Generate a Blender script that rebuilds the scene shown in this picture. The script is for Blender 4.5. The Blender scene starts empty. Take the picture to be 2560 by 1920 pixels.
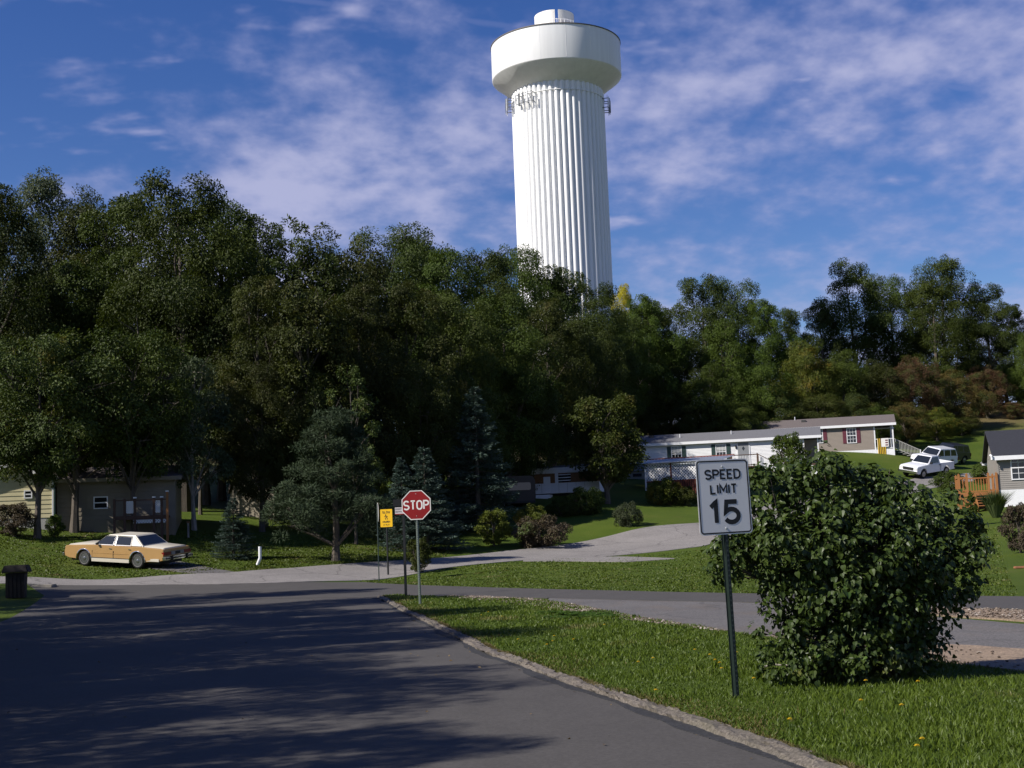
import bpy, bmesh, math, random
import numpy as np
from mathutils import Matrix, Vector

rad = math.radians
SC = bpy.context.scene
COL = SC.collection

# ------------------------------------------------------------------ camera
F_PX, ROLL, CAM_H = 3400.0, rad(-2.2), 1.74
PITCH = math.atan(382.0 / F_PX)      # horizon 382 px below the picture's centre (2560-wide photograph)
ZS = F_PX / 2590.0                   # distances noted below were first read at a 2590 px focal length
cam_d = bpy.data.cameras.new('camera')
cam_d.sensor_width = 36.0
cam_d.lens = F_PX / 2560.0 * 36.0
cam_d.clip_start = 0.1
cam_d.clip_end = 3000.0
cam = bpy.data.objects.new('camera', cam_d)
COL.objects.link(cam)
cam.matrix_world = (Matrix.Translation((0, 0, CAM_H)) @ Matrix.Rotation(math.pi / 2 + PITCH, 4, 'X')
                    @ Matrix.Rotation(ROLL, 4, 'Z'))
SC.camera = cam

# ------------------------------------------------------------------ light
SUN_AZ = rad(-116)      # clockwise from +Y (camera forward); negative = to the left, a little behind
SUN_EL = rad(39.5)
EXPOSURE = 0.42
SKY_STRENGTH = 0.068
SUN_STRENGTH = 5.0
sun_dir = Vector((math.sin(SUN_AZ) * math.cos(SUN_EL), math.cos(SUN_AZ) * math.cos(SUN_EL), math.sin(SUN_EL)))
sun_d = bpy.data.lights.new('sun', 'SUN')
sun_d.energy = SUN_STRENGTH
sun_d.angle = rad(0.53)
sun_d.color = (1.0, 0.945, 0.87)
sun = bpy.data.objects.new('sun', sun_d)
COL.objects.link(sun)
sun.rotation_euler = sun_dir.to_track_quat('Z', 'Y').to_euler()

world = bpy.data.worlds.new('World')
SC.world = world
world.use_nodes = True
wt = world.node_tree
wt.nodes.clear()


def wn(t, **k):
    n = wt.nodes.new(t)
    for a, b in k.items():
        setattr(n, a, b)
    return n


def wmath(op, a, b=None, c=None):
    n = wn('ShaderNodeMath', operation=op)
    for i, v in enumerate((a, b, c)):
        if v is None:
            continue
        if isinstance(v, (int, float)):
            n.inputs[i].default_value = v
        else:
            wt.links.new(v, n.inputs[i])
    return n.outputs[0]


TRAIL_N = (-0.1610, 0.3571, -0.9201)
CLOUD_OFF = (6.15, 4.22, 2.0)
sky = wn('ShaderNodeTexSky', sky_type='NISHITA')
sky.sun_disc = False
sky.sun_elevation = SUN_EL
sky.sun_rotation = SUN_AZ % (2 * math.pi)
sky.altitude = 300
sky.air_density = 1.0
sky.dust_density = 0.3
sky.ozone_density = 2.5
hsv = wn('ShaderNodeHueSaturation')
hsv.inputs['Saturation'].default_value = 1.32
hsv.inputs['Hue'].default_value = 0.521
hsv.inputs['Value'].default_value = 1.12
wt.links.new(sky.outputs[0], hsv.inputs['Color'])
tc = wn('ShaderNodeTexCoord')
sep = wn('ShaderNodeSeparateXYZ')
wt.links.new(tc.outputs['Generated'], sep.inputs[0])
den = wmath('ADD', wmath('MAXIMUM', sep.outputs[2], 0.0), 0.30)
cu = wmath('DIVIDE', sep.outputs[0], den)
cv = wmath('DIVIDE', sep.outputs[1], den)
comb = wn('ShaderNodeCombineXYZ')
wt.links.new(cu, comb.inputs[0])
wt.links.new(cv, comb.inputs[1])


def wnoise(scale, detail, rough, off, stretch=(1, 1, 1), dist=0.0):
    m = wn('ShaderNodeMapping')
    m.inputs['Location'].default_value = off
    m.inputs['Scale'].default_value = stretch
    m.inputs['Rotation'].default_value = (0, 0, rad(-12))
    wt.links.new(comb.outputs[0], m.inputs[0])
    n = wn('ShaderNodeTexNoise')
    n.inputs['Scale'].default_value = scale
    n.inputs['Detail'].default_value = detail
    n.inputs['Roughness'].default_value = rough
    n.inputs['Distortion'].default_value = dist
    wt.links.new(m.outputs[0], n.inputs['Vector'])
    return n.outputs[0]


cover = wnoise(1.5, 2, 0.5, CLOUD_OFF)
puffs = wnoise(8.5, 5, 0.52, (0.6, 5.2, 2.0), (1.0, 0.95, 1), 0.0)
cells = wnoise(26.0, 3, 0.5, (8.6, 2.2, 5.0), (1.0, 0.9, 1), 0.0)
amt = wmath('ADD', wmath('MULTIPLY', cover, 1.35), wmath('ADD', wmath('MULTIPLY', puffs, 0.80), wmath('MULTIPLY', cells, 0.36)))
amt = wmath('ADD', amt, wmath('MULTIPLY', wmath('SUBTRACT', 0.31, sep.outputs[2]), 0.95))
mr = wn('ShaderNodeMapRange')
mr.interpolation_type = 'SMOOTHSTEP'
mr.inputs['From Min'].default_value = 1.16
mr.inputs['From Max'].default_value = 1.66
mr.inputs['To Max'].default_value = 0.80
wt.links.new(amt, mr.inputs['Value'])
# a thin, broken vapour trail
trail = wn('ShaderNodeVectorMath', operation='DOT_PRODUCT')
trail.inputs[1].default_value = TRAIL_N
wt.links.new(tc.outputs['Generated'], trail.inputs[0])
tm = wn('ShaderNodeMapRange')
tm.interpolation_type = 'SMOOTHSTEP'
tm.inputs['From Min'].default_value = 0.0032
tm.inputs['From Max'].default_value = 0.0005
tm.inputs['To Max'].default_value = 0.26
wt.links.new(wmath('ABSOLUTE', wmath('ADD', trail.outputs['Value'], wmath('MULTIPLY', wmath('SUBTRACT', puffs, 0.5), 0.012))), tm.inputs['Value'])
small = wnoise(7.5, 4, 0.5, (3.3, 7.9, 9.0), (0.8, 1.3, 1), 0.1)
sm_ = wn('ShaderNodeMapRange')
sm_.interpolation_type = 'SMOOTHSTEP'
sm_.inputs['From Min'].default_value = 0.56
sm_.inputs['From Max'].default_value = 0.80
sm_.inputs['To Max'].default_value = 0.85
wt.links.new(wmath('ADD', small, wmath('MULTIPLY', wmath('SUBTRACT', cells, 0.5), 0.16)), sm_.inputs['Value'])
cl_all = wmath('MAXIMUM', mr.outputs[0], sm_.outputs[0])
cfac = wmath('MAXIMUM', cl_all, wmath('MULTIPLY', tm.outputs[0], cover))
cmix = wn('ShaderNodeMix', data_type='RGBA')
wt.links.new(cfac, cmix.inputs['Factor'])
wt.links.new(hsv.outputs[0], cmix.inputs['A'])
ccol = wn('ShaderNodeMix', data_type='RGBA')          # thick cloud is whiter than thin veil
wt.links.new(cl_all, ccol.inputs['Factor'])
ccol.inputs['A'].default_value = (4.0, 4.2, 7.2, 1)
ccol.inputs['B'].default_value = (6.0, 6.1, 8.4, 1)
wt.links.new(ccol.outputs['Result'], cmix.inputs['B'])
bg = wn('ShaderNodeBackground')
bg.inputs['Strength'].default_value = SKY_STRENGTH
wt.links.new(cmix.outputs['Result'], bg.inputs['Color'])
wo = wn('ShaderNodeOutputWorld')
wt.links.new(bg.outputs[0], wo.inputs[0])

SC.view_settings.view_transform = 'Standard'
SC.view_settings.look = 'None'
SC.view_settings.exposure = EXPOSURE
SC.view_settings.gamma = 1.0
SC.view_settings.use_curve_mapping = False
SC.render.engine = 'CYCLES'
SC.cycles.use_denoising = True
SC.cycles.denoiser = 'OPENIMAGEDENOISE'
SC.cycles.denoising_input_passes = 'RGB_ALBEDO_NORMAL'
SC.cycles.max_bounces = 6
SC.cycles.transparent_max_bounces = 6
SC.cycles.sample_clamp_indirect = 4.0

# ------------------------------------------------------------------ pixel helpers (2212-wide preview pixels)
K = 2560.0 / 2212.0
CM = np.array((Matrix.Rotation(math.pi / 2 + PITCH, 3, 'X') @ Matrix.Rotation(ROLL, 3, 'Z')))


def ray(x, y):
    return CM @ np.array([(x * K - 1280) / F_PX, -(y * K - 960) / F_PX, -1.0])


def atY(x, y, Y):
    d = ray(x, y)
    return d * (Y / d[1]) + np.array([0, 0, CAM_H])


# ------------------------------------------------------------------ terrain: thin plate through points that show in the photograph
PIX = [(0, 1262, 41), (400, 1265, 42), (790, 1258, 43.5), (820, 1256, 45), (838, 1242, 47.5),
       (960, 1228, 48), (1120, 1212, 51), (1300, 1203, 53), (1520, 1180, 54),
       (200, 1253, 44), (400, 1238, 45), (560, 1232, 46.5), (700, 1222, 49), (960, 1205, 54), (1100, 1190, 57),
       (1300, 1162, 61), (1510, 1130, 64), (322, 1231, 46.2), (190, 1214, 48.6), (113, 1145, 54.5), (0, 1142, 53),
       (380, 1140, 57), (35, 1293, 37.5), (1355, 1133, 63), (1452, 1090, 71), (1310, 1085, 71), (1160, 1092, 70),
       (2160, 1098, 57), (2080, 1110, 57), (1930, 982, 97), (1650, 1000, 91), (2060, 1022, 92), (1960, 1032, 89.5),
       (2150, 880, 130), (1480, 1030, 82), (725, 1212, 50.5), (505, 1205, 50.5), (560, 1160, 57), (2212, 1290, 26), (2052, 1062, 76), (2000, 1045, 86), (2130, 1040, 75), (2185, 1040, 72), (2100, 1125, 50), (2055, 1003, 97), (2110, 990, 101)]
CTRL = []
for _x, _y, _Y in PIX:
    _p = atY(_x, _y, _Y * ZS)
    CTRL.append((_p[0], _p[1] / ZS, _p[2]))
CTRL += [(x, y, 0.0) for x in (-40, -20, -8, 0, 8, 20) for y in (-25, 0, 15, 27)]
CTRL += [(-8, 36, 0.02), (0, 36, 0.0), (14, 32, 0.1), (24, 24, 0.1), (40, 0, 0), (45, 28, 0.9), (45, 55, 2.6),
         (6.5, 115, 12), (-15, 75, 6.0), (-30, 72, 6.0), (-30, 95, 11), (-12, 95, 10), (5, 92, 8.2), (20, 110, 11),
         (40, 122, 13), (80, 140, 17), (-60, 80, 8), (-60, 50, 3.2), (-45, 30, 1.2), (0, 150, 17), (-80, 150, 18),
         (90, 190, 22), (0, 200, 20), (100, 90, 9), (80, 50, 4), (90, 10, 2), (-90, 0, 1), (15, 44, 0.5), (22, 50, 1.3)]
CTRL = np.array(CTRL)


def _phi(r2):
    return 0.5 * r2 * np.log(np.maximum(r2, 1e-9))


_n = len(CTRL)
_A = np.zeros((_n + 3, _n + 3))
_d = CTRL[:, None, :2] - CTRL[None, :, :2]
_A[:_n, :_n] = _phi((_d ** 2).sum(-1)) + np.eye(_n) * 2.0
_A[:_n, _n] = 1
_A[:_n, _n + 1:] = CTRL[:, :2]
_A[_n:, :_n] = _A[:_n, _n:].T
_w = np.linalg.solve(_A, np.concatenate([CTRL[:, 2], np.zeros(3)]))


def terrain(x, y):
    x = np.clip(np.asarray(x, float), -95, 110)
    y = np.clip(np.asarray(y, float) / ZS, -30, 200)
    sh = x.shape
    P = np.stack([x.ravel(), y.ravel()], -1)
    out = np.zeros(len(P))
    for i in range(0, len(P), 20000):
        q = P[i:i + 20000]
        r2 = ((q[:, None, :] - CTRL[None, :, :2]) ** 2).sum(-1)
        out[i:i + 20000] = _phi(r2) @ _w[:_n] + _w[_n] + q @ _w[_n + 1:]
    t = np.clip((P[:, 1] + 0.12 * np.abs(P[:, 0]) - 27) / 11, 0, 1)
    t = t * t * (3 - 2 * t)
    out *= t
    return out.reshape(sh)


def gz(x, y):
    return float(terrain(np.array([x]), np.array([y]))[0])


def hit(px, py):
    """world point where the ray of a preview pixel meets the terrain"""
    d = ray(px, py)
    Ys = np.linspace(4, 250, 4000)
    p = d[None, :] * (Ys / d[1])[:, None] + np.array([0, 0, CAM_H])
    below = p[:, 2] < terrain(p[:, 0], p[:, 1])
    i = int(np.argmax(below)) if below.any() else 3999
    return p[i]


# ------------------------------------------------------------------ materials
MATS = {}


def new_mat(name):
    m = bpy.data.materials.new(name)
    m.use_nodes = True
    nt = m.node_tree
    for n in list(nt.nodes):
        nt.nodes.remove(n)
    out = nt.nodes.new('ShaderNodeOutputMaterial')
    return m, nt, out


def nn(nt, t, **k):
    n = nt.nodes.new(t)
    for a, b in k.items():
        setattr(n, a, b)
    return n


def noise(nt, scale, detail=4, rough=0.55, coord='Object', dist=0.0, stretch=None):
    t = nn(nt, 'ShaderNodeTexCoord')
    n = nn(nt, 'ShaderNodeTexNoise')
    n.inputs['Scale'].default_value = scale
    n.inputs['Detail'].default_value = detail
    n.inputs['Roughness'].default_value = rough
    n.inputs['Distortion'].default_value = dist
    src = t.outputs[coord]
    if stretch:
        mp = nn(nt, 'ShaderNodeMapping')
        mp.inputs['Scale'].default_value = stretch
        nt.links.new(src, mp.inputs[0])
        src = mp.outputs[0]
    nt.links.new(src, n.inputs['Vector'])
    return n.outputs[0]


def ramp(nt, fac, stops):
    r = nn(nt, 'ShaderNodeValToRGB')
    e = r.color_ramp.elements
    while len(e) < len(stops):
        e.new(0.5)
    for el, (p, c) in zip(e, stops):
        el.position = p
        el.color = (*c, 1) if len(c) == 3 else c
    nt.links.new(fac, r.inputs[0])
    return r.outputs[0]


def mixc(nt, fac, a, b, mode='MIX'):
    m = nn(nt, 'ShaderNodeMix', data_type='RGBA', blend_type=mode)
    for s, v in (('Factor', fac), ('A', a), ('B', b)):
        if isinstance(v, (int, float)):
            m.inputs[s].default_value = v
        elif isinstance(v, tuple):
            m.inputs[s].default_value = (*v, 1)
        else:
            nt.links.new(v, m.inputs[s])
    return m.outputs['Result']


def mth(nt, op, a, b=None):
    n = nn(nt, 'ShaderNodeMath', operation=op)
    for i, v in enumerate((a, b)):
        if v is None:
            continue
        if isinstance(v, (int, float)):
            n.inputs[i].default_value = v
        else:
            nt.links.new(v, n.inputs[i])
    return n.outputs[0]


def smat(name, col, rough=0.6, var=0.18, scale=6.0, metal=0.0, spec=0.4, bump=0.0, bscale=40.0, dirt=None, coat=0.0, stretch=None):
    """painted / plain surface with faint unevenness"""
    if name in MATS:
        return MATS[name]
    m, nt, out = new_mat(name)
    b = nn(nt, 'ShaderNodeBsdfPrincipled')
    lo = tuple(c * (1 - var) for c in col)
    hi = tuple(min(1, c * (1 + var * 0.6)) for c in col)
    c = ramp(nt, noise(nt, scale, 5, 0.6, stretch=stretch), [(0.3, lo), (0.7, hi)])
    if dirt:
        c = mixc(nt, ramp(nt, noise(nt, scale * 0.4, 6, 0.65), [(0.5, (0, 0, 0)), (0.72, (0.7, 0.7, 0.7))]), c, dirt)
    nt.links.new(c, b.inputs['Base Color'])
    b.inputs['Roughness'].default_value = rough
    b.inputs['Metallic'].default_value = metal
    b.inputs['Specular IOR Level'].default_value = spec
    b.inputs['Coat Weight'].default_value = coat
    b.inputs['Coat Roughness'].default_value = 0.08
    if bump:
        bp = nn(nt, 'ShaderNodeBump')
        bp.inputs['Strength'].default_value = bump
        bp.inputs['Distance'].default_value = 0.02
        nt.links.new(noise(nt, bscale, 4, 0.6), bp.inputs['Height'])
        nt.links.new(bp.outputs[0], b.inputs['Normal'])
    nt.links.new(b.outputs[0], out.inputs[0])
    MATS[name] = m
    return m


def glass_mat(name='window_glass', col=(0.015, 0.018, 0.022)):
    if name in MATS:
        return MATS[name]
    m, nt, out = new_mat(name)
    b = nn(nt, 'ShaderNodeBsdfPrincipled')
    b.inputs['Base Color'].default_value = (*col, 1)
    b.inputs['Roughness'].default_value = 0.05
    b.inputs['Specular IOR Level'].default_value = 0.7
    nt.links.new(b.outputs[0], out.inputs[0])
    MATS[name] = m
    return m


def leaf_mat(name, dark, light, accent=None, acc_amt=0.0, trans=0.25, rough=0.55, spec=0.2):
    """leaves: colour differs from leaf to leaf (tint), from tree to tree, and in patches of turning colour"""
    if name in MATS:
        return MATS[name]
    m, nt, out = new_mat(name)
    at = nn(nt, 'ShaderNodeAttribute', attribute_name='tint')
    oi = nn(nt, 'ShaderNodeObjectInfo')
    f = mth(nt, 'ADD', mth(nt, 'MULTIPLY', at.outputs['Fac'], 0.75), mth(nt, 'MULTIPLY', oi.outputs['Random'], 0.25))
    c = mixc(nt, f, dark, light)
    if accent:
        pn = noise(nt, 0.55, 3, 0.6)
        pm = ramp(nt, mth(nt, 'ADD', pn, mth(nt, 'MULTIPLY', at.outputs['Fac'], 0.12)),
                  [(0.66 - acc_amt * 0.3, (0, 0, 0)), (0.78 - acc_amt * 0.3, (1, 1, 1))])
        c = mixc(nt, pm, c, accent)
    hs = nn(nt, 'ShaderNodeHueSaturation')
    nt.links.new(mth(nt, 'ADD', 0.485, mth(nt, 'MULTIPLY', oi.outputs['Random'], 0.03)), hs.inputs['Hue'])
    nt.links.new(mth(nt, 'ADD', 0.8, mth(nt, 'MULTIPLY', oi.outputs['Random'], 0.4)), hs.inputs['Value'])
    nt.links.new(c, hs.inputs['Color'])
    b = nn(nt, 'ShaderNodeBsdfPrincipled')
    nt.links.new(hs.outputs[0], b.inputs['Base Color'])
    b.inputs['Roughness'].default_value = rough
    b.inputs['Specular IOR Level'].default_value = spec
    tr = nn(nt, 'ShaderNodeBsdfTranslucent')
    nt.links.new(mixc(nt, 1.0, hs.outputs[0], (1.0, 1.0, 0.45), 'MULTIPLY'), tr.inputs['Color'])
    mx = nn(nt, 'ShaderNodeMixShader')
    mx.inputs[0].default_value = trans
    nt.links.new(b.outputs[0], mx.inputs[1])
    nt.links.new(tr.outputs[0], mx.inputs[2])
    nt.links.new(mx.outputs[0], out.inputs[0])
    MATS[name] = m
    return m


def asphalt_mat(name, col, crack=0.0, patch=0.25, rough=0.85, streak=None, fscale=30.0, fcon=0.25):
    m, nt, out = new_mat(name)
    b = nn(nt, 'ShaderNodeBsdfPrincipled')
    big = noise(nt, 0.35, 5, 0.6)
    fine = noise(nt, fscale, 3, 0.75)
    c = ramp(nt, big, [(0.25, tuple(v * (1 - patch) for v in col)), (0.75, tuple(v * (1 + patch) for v in col))])
    c = mixc(nt, 1.0, c, ramp(nt, fine, [(0.32, (0.5 - fcon,) * 3), (0.68, (0.5 + fcon,) * 3)]), 'OVERLAY')
    c = mixc(nt, 1.0, c, ramp(nt, noise(nt, 1.6, 6, 0.7, stretch=(1.0, 0.5, 1)), [(0.3, (0.46,) * 3), (0.7, (0.54,) * 3)]), 'OVERLAY')
    grit = ramp(nt, noise(nt, 55, 2, 0.5), [(0.70, (0, 0, 0)), (0.77, (0.6, 0.6, 0.6))])
    c = mixc(nt, grit, c, tuple(min(1, v * 2.4) for v in col))
    if crack:
        t = nn(nt, 'ShaderNodeTexCoord')
        v = nn(nt, 'ShaderNodeTexVoronoi', feature='DISTANCE_TO_EDGE')
        v.inputs['Scale'].default_value = 0.23
        ad = nn(nt, 'ShaderNodeVectorMath', operation='ADD')
        nz = nn(nt, 'ShaderNodeTexNoise')
        nz.inputs['Scale'].default_value = 0.9
        nz.inputs['Detail'].default_value = 5
        nt.links.new(t.outputs['Object'], nz.inputs['Vector'])
        nt.links.new(t.outputs['Object'], ad.inputs[0])
        nt.links.new(nz.outputs['Color'], ad.inputs[1])
        nt.links.new(ad.outputs[0], v.inputs['Vector'])
        cm = ramp(nt, v.outputs['Distance'], [(0.0, (crack,) * 3), (0.012, (0, 0, 0))])
        c = mixc(nt, cm, c, tuple(v_ * 0.35 for v_ in col))
    if streak:
        c = mixc(nt, ramp(nt, noise(nt, 0.8, 6, 0.7, stretch=(1, 0.25, 1)), [(0.5, (0, 0, 0)), (0.75, (0.6, 0.6, 0.6))]), c, streak)
    nt.links.new(c, b.inputs['Base Color'])
    b.inputs['Roughness'].default_value = rough
    b.inputs['Specular IOR Level'].default_value = 0.25
    bp = nn(nt, 'ShaderNodeBump')
    bp.inputs['Strength'].default_value = 0.5
    bp.inputs['Distance'].default_value = 0.006
    nt.links.new(noise(nt, 90, 3, 0.65), bp.inputs['Height'])
    nt.links.new(bp.outputs[0], b.inputs['Normal'])
    nt.links.new(b.outputs[0], out.inputs[0])
    return m


def grass_ground_mat():
    m, nt, out = new_mat('lawn_ground')
    b = nn(nt, 'ShaderNodeBsdfPrincipled')
    n1 = noise(nt, 0.25, 6, 0.6)
    n2 = noise(nt, 7, 5, 0.7)
    c = ramp(nt, n1, [(0.3, (0.046, 0.076, 0.007)), (0.55, (0.064, 0.094, 0.010)), (0.8, (0.096, 0.108, 0.020))])
    c = mixc(nt, ramp(nt, n2, [(0.3, (0.3, 0.3, 0.3)), (0.75, (0.72, 0.72, 0.72))]), c, (0.5, 0.5, 0.5), 'OVERLAY')
    dry = ramp(nt, noise(nt, 0.33, 5, 0.65, dist=0.6), [(0.63, (0, 0, 0)), (0.75, (0.6, 0.6, 0.6))])
    c = mixc(nt, dry, c, (0.15, 0.12, 0.045))
    g = nn(nt, 'ShaderNodeNewGeometry')
    sp = nn(nt, 'ShaderNodeSeparateXYZ')
    nt.links.new(g.outputs['Position'], sp.inputs[0])
    hillh = mth(nt, 'ADD', sp.outputs[2], mth(nt, 'MULTIPLY', n1, 3.0))
    fm = ramp(nt, mth(nt, 'DIVIDE', hillh, 20.0), [(0.40, (0, 0, 0)), (0.52, (1, 1, 1))])
    litter = ramp(nt, n2, [(0.3, (0.03, 0.024, 0.012)), (0.7, (0.07, 0.055, 0.026))])
    fac = mth(nt, 'MULTIPLY', fm, mth(nt, 'LESS_THAN', sp.outputs[0], 24.0))
    c = mixc(nt, fac, c, litter)
    scrub = ramp(nt, mth(nt, 'DIVIDE', hillh, 20.0), [(0.62, (0, 0, 0)), (0.72, (1, 1, 1))])
    c = mixc(nt, scrub, c, ramp(nt, n2, [(0.3, (0.06, 0.06, 0.02)), (0.7, (0.17, 0.12, 0.06))]))
    far_ = mth(nt, 'GREATER_THAN', sp.outputs[1], 185.0)
    c = mixc(nt, far_, c, litter)
    nt.links.new(c, b.inputs['Base Color'])
    b.inputs['Roughness'].default_value = 0.9
    b.inputs['Specular IOR Level'].default_value = 0.15
    bp = nn(nt, 'ShaderNodeBump')
    bp.inputs['Strength'].default_value = 0.9
    bp.inputs['Distance'].default_value = 0.06
    nt.links.new(noise(nt, 14, 5, 0.75), bp.inputs['Height'])
    nt.links.new(bp.outputs[0], b.inputs['Normal'])
    nt.links.new(b.outputs[0], out.inputs[0])
    return m


# ------------------------------------------------------------------ mesh helpers
class MB:
    def __init__(s):
        s.v, s.f = [], []

    def add(s, vs, fs):
        o = len(s.v)
        s.v += [tuple(map(float, p)) for p in vs]
        s.f += [tuple(i + o for i in f) for f in fs]
        return s

    def box(s, x0, x1, y0, y1, z0, z1):
        return s.add([(x0, y0, z0), (x1, y0, z0), (x1, y1, z0), (x0, y1, z0), (x0, y0, z1), (x1, y0, z1), (x1, y1, z1), (x0, y1, z1)],
                     [(0, 3, 2, 1), (4, 5, 6, 7), (0, 1, 5, 4), (1, 2, 6, 5), (2, 3, 7, 6), (3, 0, 4, 7)])

    def hexa(s, low, high):
        """four bottom points and four top points, both counter-clockwise from above"""
        return s.add(list(low) + list(high), [(3, 2, 1, 0), (4, 5, 6, 7), (0, 1, 5, 4), (1, 2, 6, 5), (2, 3, 7, 6), (3, 0, 4, 7)])

    def prism(s, poly, a0, a1, axis='y'):
        n = len(poly)

        def P(p, a):
            return {'y': (p[0], a, p[1]), 'x': (a, p[0], p[1]), 'z': (p[0], p[1], a)}[axis]
        vs = [P(p, a0) for p in poly] + [P(p, a1) for p in poly]
        fs = [tuple(range(n))[::-1], tuple(range(n, 2 * n))]
        fs += [(i, (i + 1) % n, n + (i + 1) % n, n + i) for i in range(n)]
        return s.add(vs, fs)

    def tube(s, pts, rs, n=8, cap=True):
        pts = [Vector(p) for p in pts]
        if isinstance(rs, (int, float)):
            rs = [rs] * len(pts)
        vs, fs = [], []
        up0 = Vector((0.13, 0.21, 1)).normalized()
        for i, p in enumerate(pts):
            d = (pts[min(i + 1, len(pts) - 1)] - pts[max(i - 1, 0)]).normalized()
            up = up0 if abs(d.dot(up0)) < 0.93 else Vector((1, 0.2, 0.1)).normalized()
            a = d.cross(up).normalized()
            b = a.cross(d)
            for k in range(n):
                t = 2 * math.pi * k / n
                vs.append(p + (a * math.cos(t) + b * math.sin(t)) * rs[i])
        for i in range(len(pts) - 1):
            for k in range(n):
                fs.append((i * n + k, (i + 1) * n + k, (i + 1) * n + (k + 1) % n, i * n + (k + 1) % n))
        if cap:
            fs.append(tuple(range(n)))
            fs.append(tuple(range((len(pts) - 1) * n, len(pts) * n))[::-1])
        return s.add(vs, fs)

    def lathe(s, prof, n=48, axis='z', c=(0, 0, 0), cap=True):
        vs, fs = [], []
        for r, z in prof:
            for k in range(n):
                t = 2 * math.pi * k / n
                a, b = r * math.cos(t), r * math.sin(t)
                p = {'z': (a, b, z), 'y': (a, z, b), 'x': (z, a, b)}[axis]
                vs.append((p[0] + c[0], p[1] + c[1], p[2] + c[2]))
        for i in range(len(prof) - 1):
            for k in range(n):
                fs.append((i * n + k, i * n + (k + 1) % n, (i + 1) * n + (k + 1) % n, (i + 1) * n + k))
        if cap:
            fs.append(tuple(range(n))[::-1])
            fs.append(tuple(range((len(prof) - 1) * n, len(prof) * n)))
        return s.add(vs, fs)

    def mesh(s, name, smooth=False, bevel=0.0, angle=40):
        me = bpy.data.meshes.new(name)
        me.from_pydata(s.v, [], s.f)
        bm = bmesh.new()
        bm.from_mesh(me)
        bmesh.ops.remove_doubles(bm, verts=bm.verts, dist=1e-5)
        bmesh.ops.recalc_face_normals(bm, faces=bm.faces)
        if bevel:
            es = [e for e in bm.edges if len(e.link_faces) == 2 and e.calc_face_angle(0) > 0.5]
            bmesh.ops.bevel(bm, geom=es, offset=bevel, segments=2, affect='EDGES', clamp_overlap=True)
        if smooth:
            for f in bm.faces:
                f.smooth = True
            for e in bm.edges:
                if len(e.link_faces) == 2 and e.calc_face_angle(0) > rad(angle):
                    e.smooth = False
        bm.to_mesh(me)
        bm.free()
        return me

    def build(s, name, mat, parent=None, smooth=False, bevel=0.0, angle=40):
        return put(name, s.mesh(name, smooth, bevel, angle), mat, parent)


def put(name, me, mat, parent=None):
    o = bpy.data.objects.new(name, me)
    COL.objects.link(o)
    if mat is not None:
        if len(me.materials) == 0:
            me.materials.append(mat)
        elif me.materials[0] is not mat:
            o.material_slots[0].link = 'OBJECT'
            o.material_slots[0].material = mat
    if parent is not None:
        o.parent = parent
    return o


def tag(o, label, cat, group=None, kind=None):
    if label:
        o['label'] = label
    if cat:
        o['category'] = cat
    if group:
        o['group'] = group
    if kind:
        o['kind'] = kind
    return o


def thing(name, label, cat, loc=(0, 0, 0), rz=0.0, group=None):
    o = bpy.data.objects.new(name, None)
    COL.objects.link(o)
    o.empty_display_size = 0.3
    o.location = loc
    o.rotation_euler = (0, 0, rz)
    return tag(o, label, cat, group)


def structure(o):
    o['kind'] = 'structure'
    return o


def raw_mesh(name, V, Fq, tint=None, smooth=False):
    """numpy vertices and equal-sized faces"""
    V = np.asarray(V, np.float32)
    Fq = np.asarray(Fq, np.int32)
    me = bpy.data.meshes.new(name)
    me.vertices.add(len(V))
    me.vertices.foreach_set('co', V.ravel())
    k = Fq.shape[1]
    me.loops.add(Fq.size)
    me.loops.foreach_set('vertex_index', Fq.ravel())
    me.polygons.add(len(Fq))
    me.polygons.foreach_set('loop_start', np.arange(len(Fq), dtype=np.int32) * k)
    me.polygons.foreach_set('loop_total', np.full(len(Fq), k, np.int32))
    me.polygons.foreach_set('use_smooth', np.full(len(Fq), bool(smooth)))
    if tint is not None:
        a = me.attributes.new('tint', 'FLOAT', 'POINT')
        a.data.foreach_set('value', np.asarray(tint, np.float32))
    me.update()
    me.validate()
    return me


def unit(v):
    return v / np.maximum(np.linalg.norm(v, axis=-1, keepdims=True), 1e-9)


def leaves(P, N, D, size, width, rng, fold=0.25):
    """rhombic folded leaves: P base points, N face normals, D growing directions"""
    D = unit(D - N * (D * N).sum(-1, keepdims=True) * 0.8)
    S = unit(np.cross(N, D))
    s = size[:, None]
    w = (size * width)[:, None]
    a = P
    b = P + D * s * 0.45 + S * w * 0.5 + N * w * fold
    c = P + D * s
    d = P + D * s * 0.45 - S * w * 0.5 + N * w * fold
    V = np.stack([a, b, c, d], 1).reshape(-1, 3)
    Fq = np.arange(len(P) * 4).reshape(-1, 4)
    return V, Fq


# ------------------------------------------------------------------ large structure: ground, roads
M_GRASS = grass_ground_mat()
M_ASPH = asphalt_mat('asphalt', (0.069, 0.064, 0.060), crack=0.0, patch=0.08, fscale=26, fcon=0.10)
M_ASPH_EDGE = asphalt_mat('fresh_asphalt_edge', (0.035, 0.035, 0.037), patch=0.3)
M_OLD = asphalt_mat('old_asphalt', (0.115, 0.108, 0.105), crack=0.5, patch=0.15, streak=(0.15, 0.115, 0.085))
M_CONC = asphalt_mat('worn_pavement', (0.205, 0.190, 0.178), crack=0.75, patch=0.13)
M_KERB = asphalt_mat('kerb_concrete', (0.125, 0.108, 0.092), patch=0.3, streak=(0.075, 0.075, 0.04), fscale=34, fcon=0.28)
M_DIRT = asphalt_mat('dirt', (0.23, 0.172, 0.122), patch=0.35)


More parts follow.
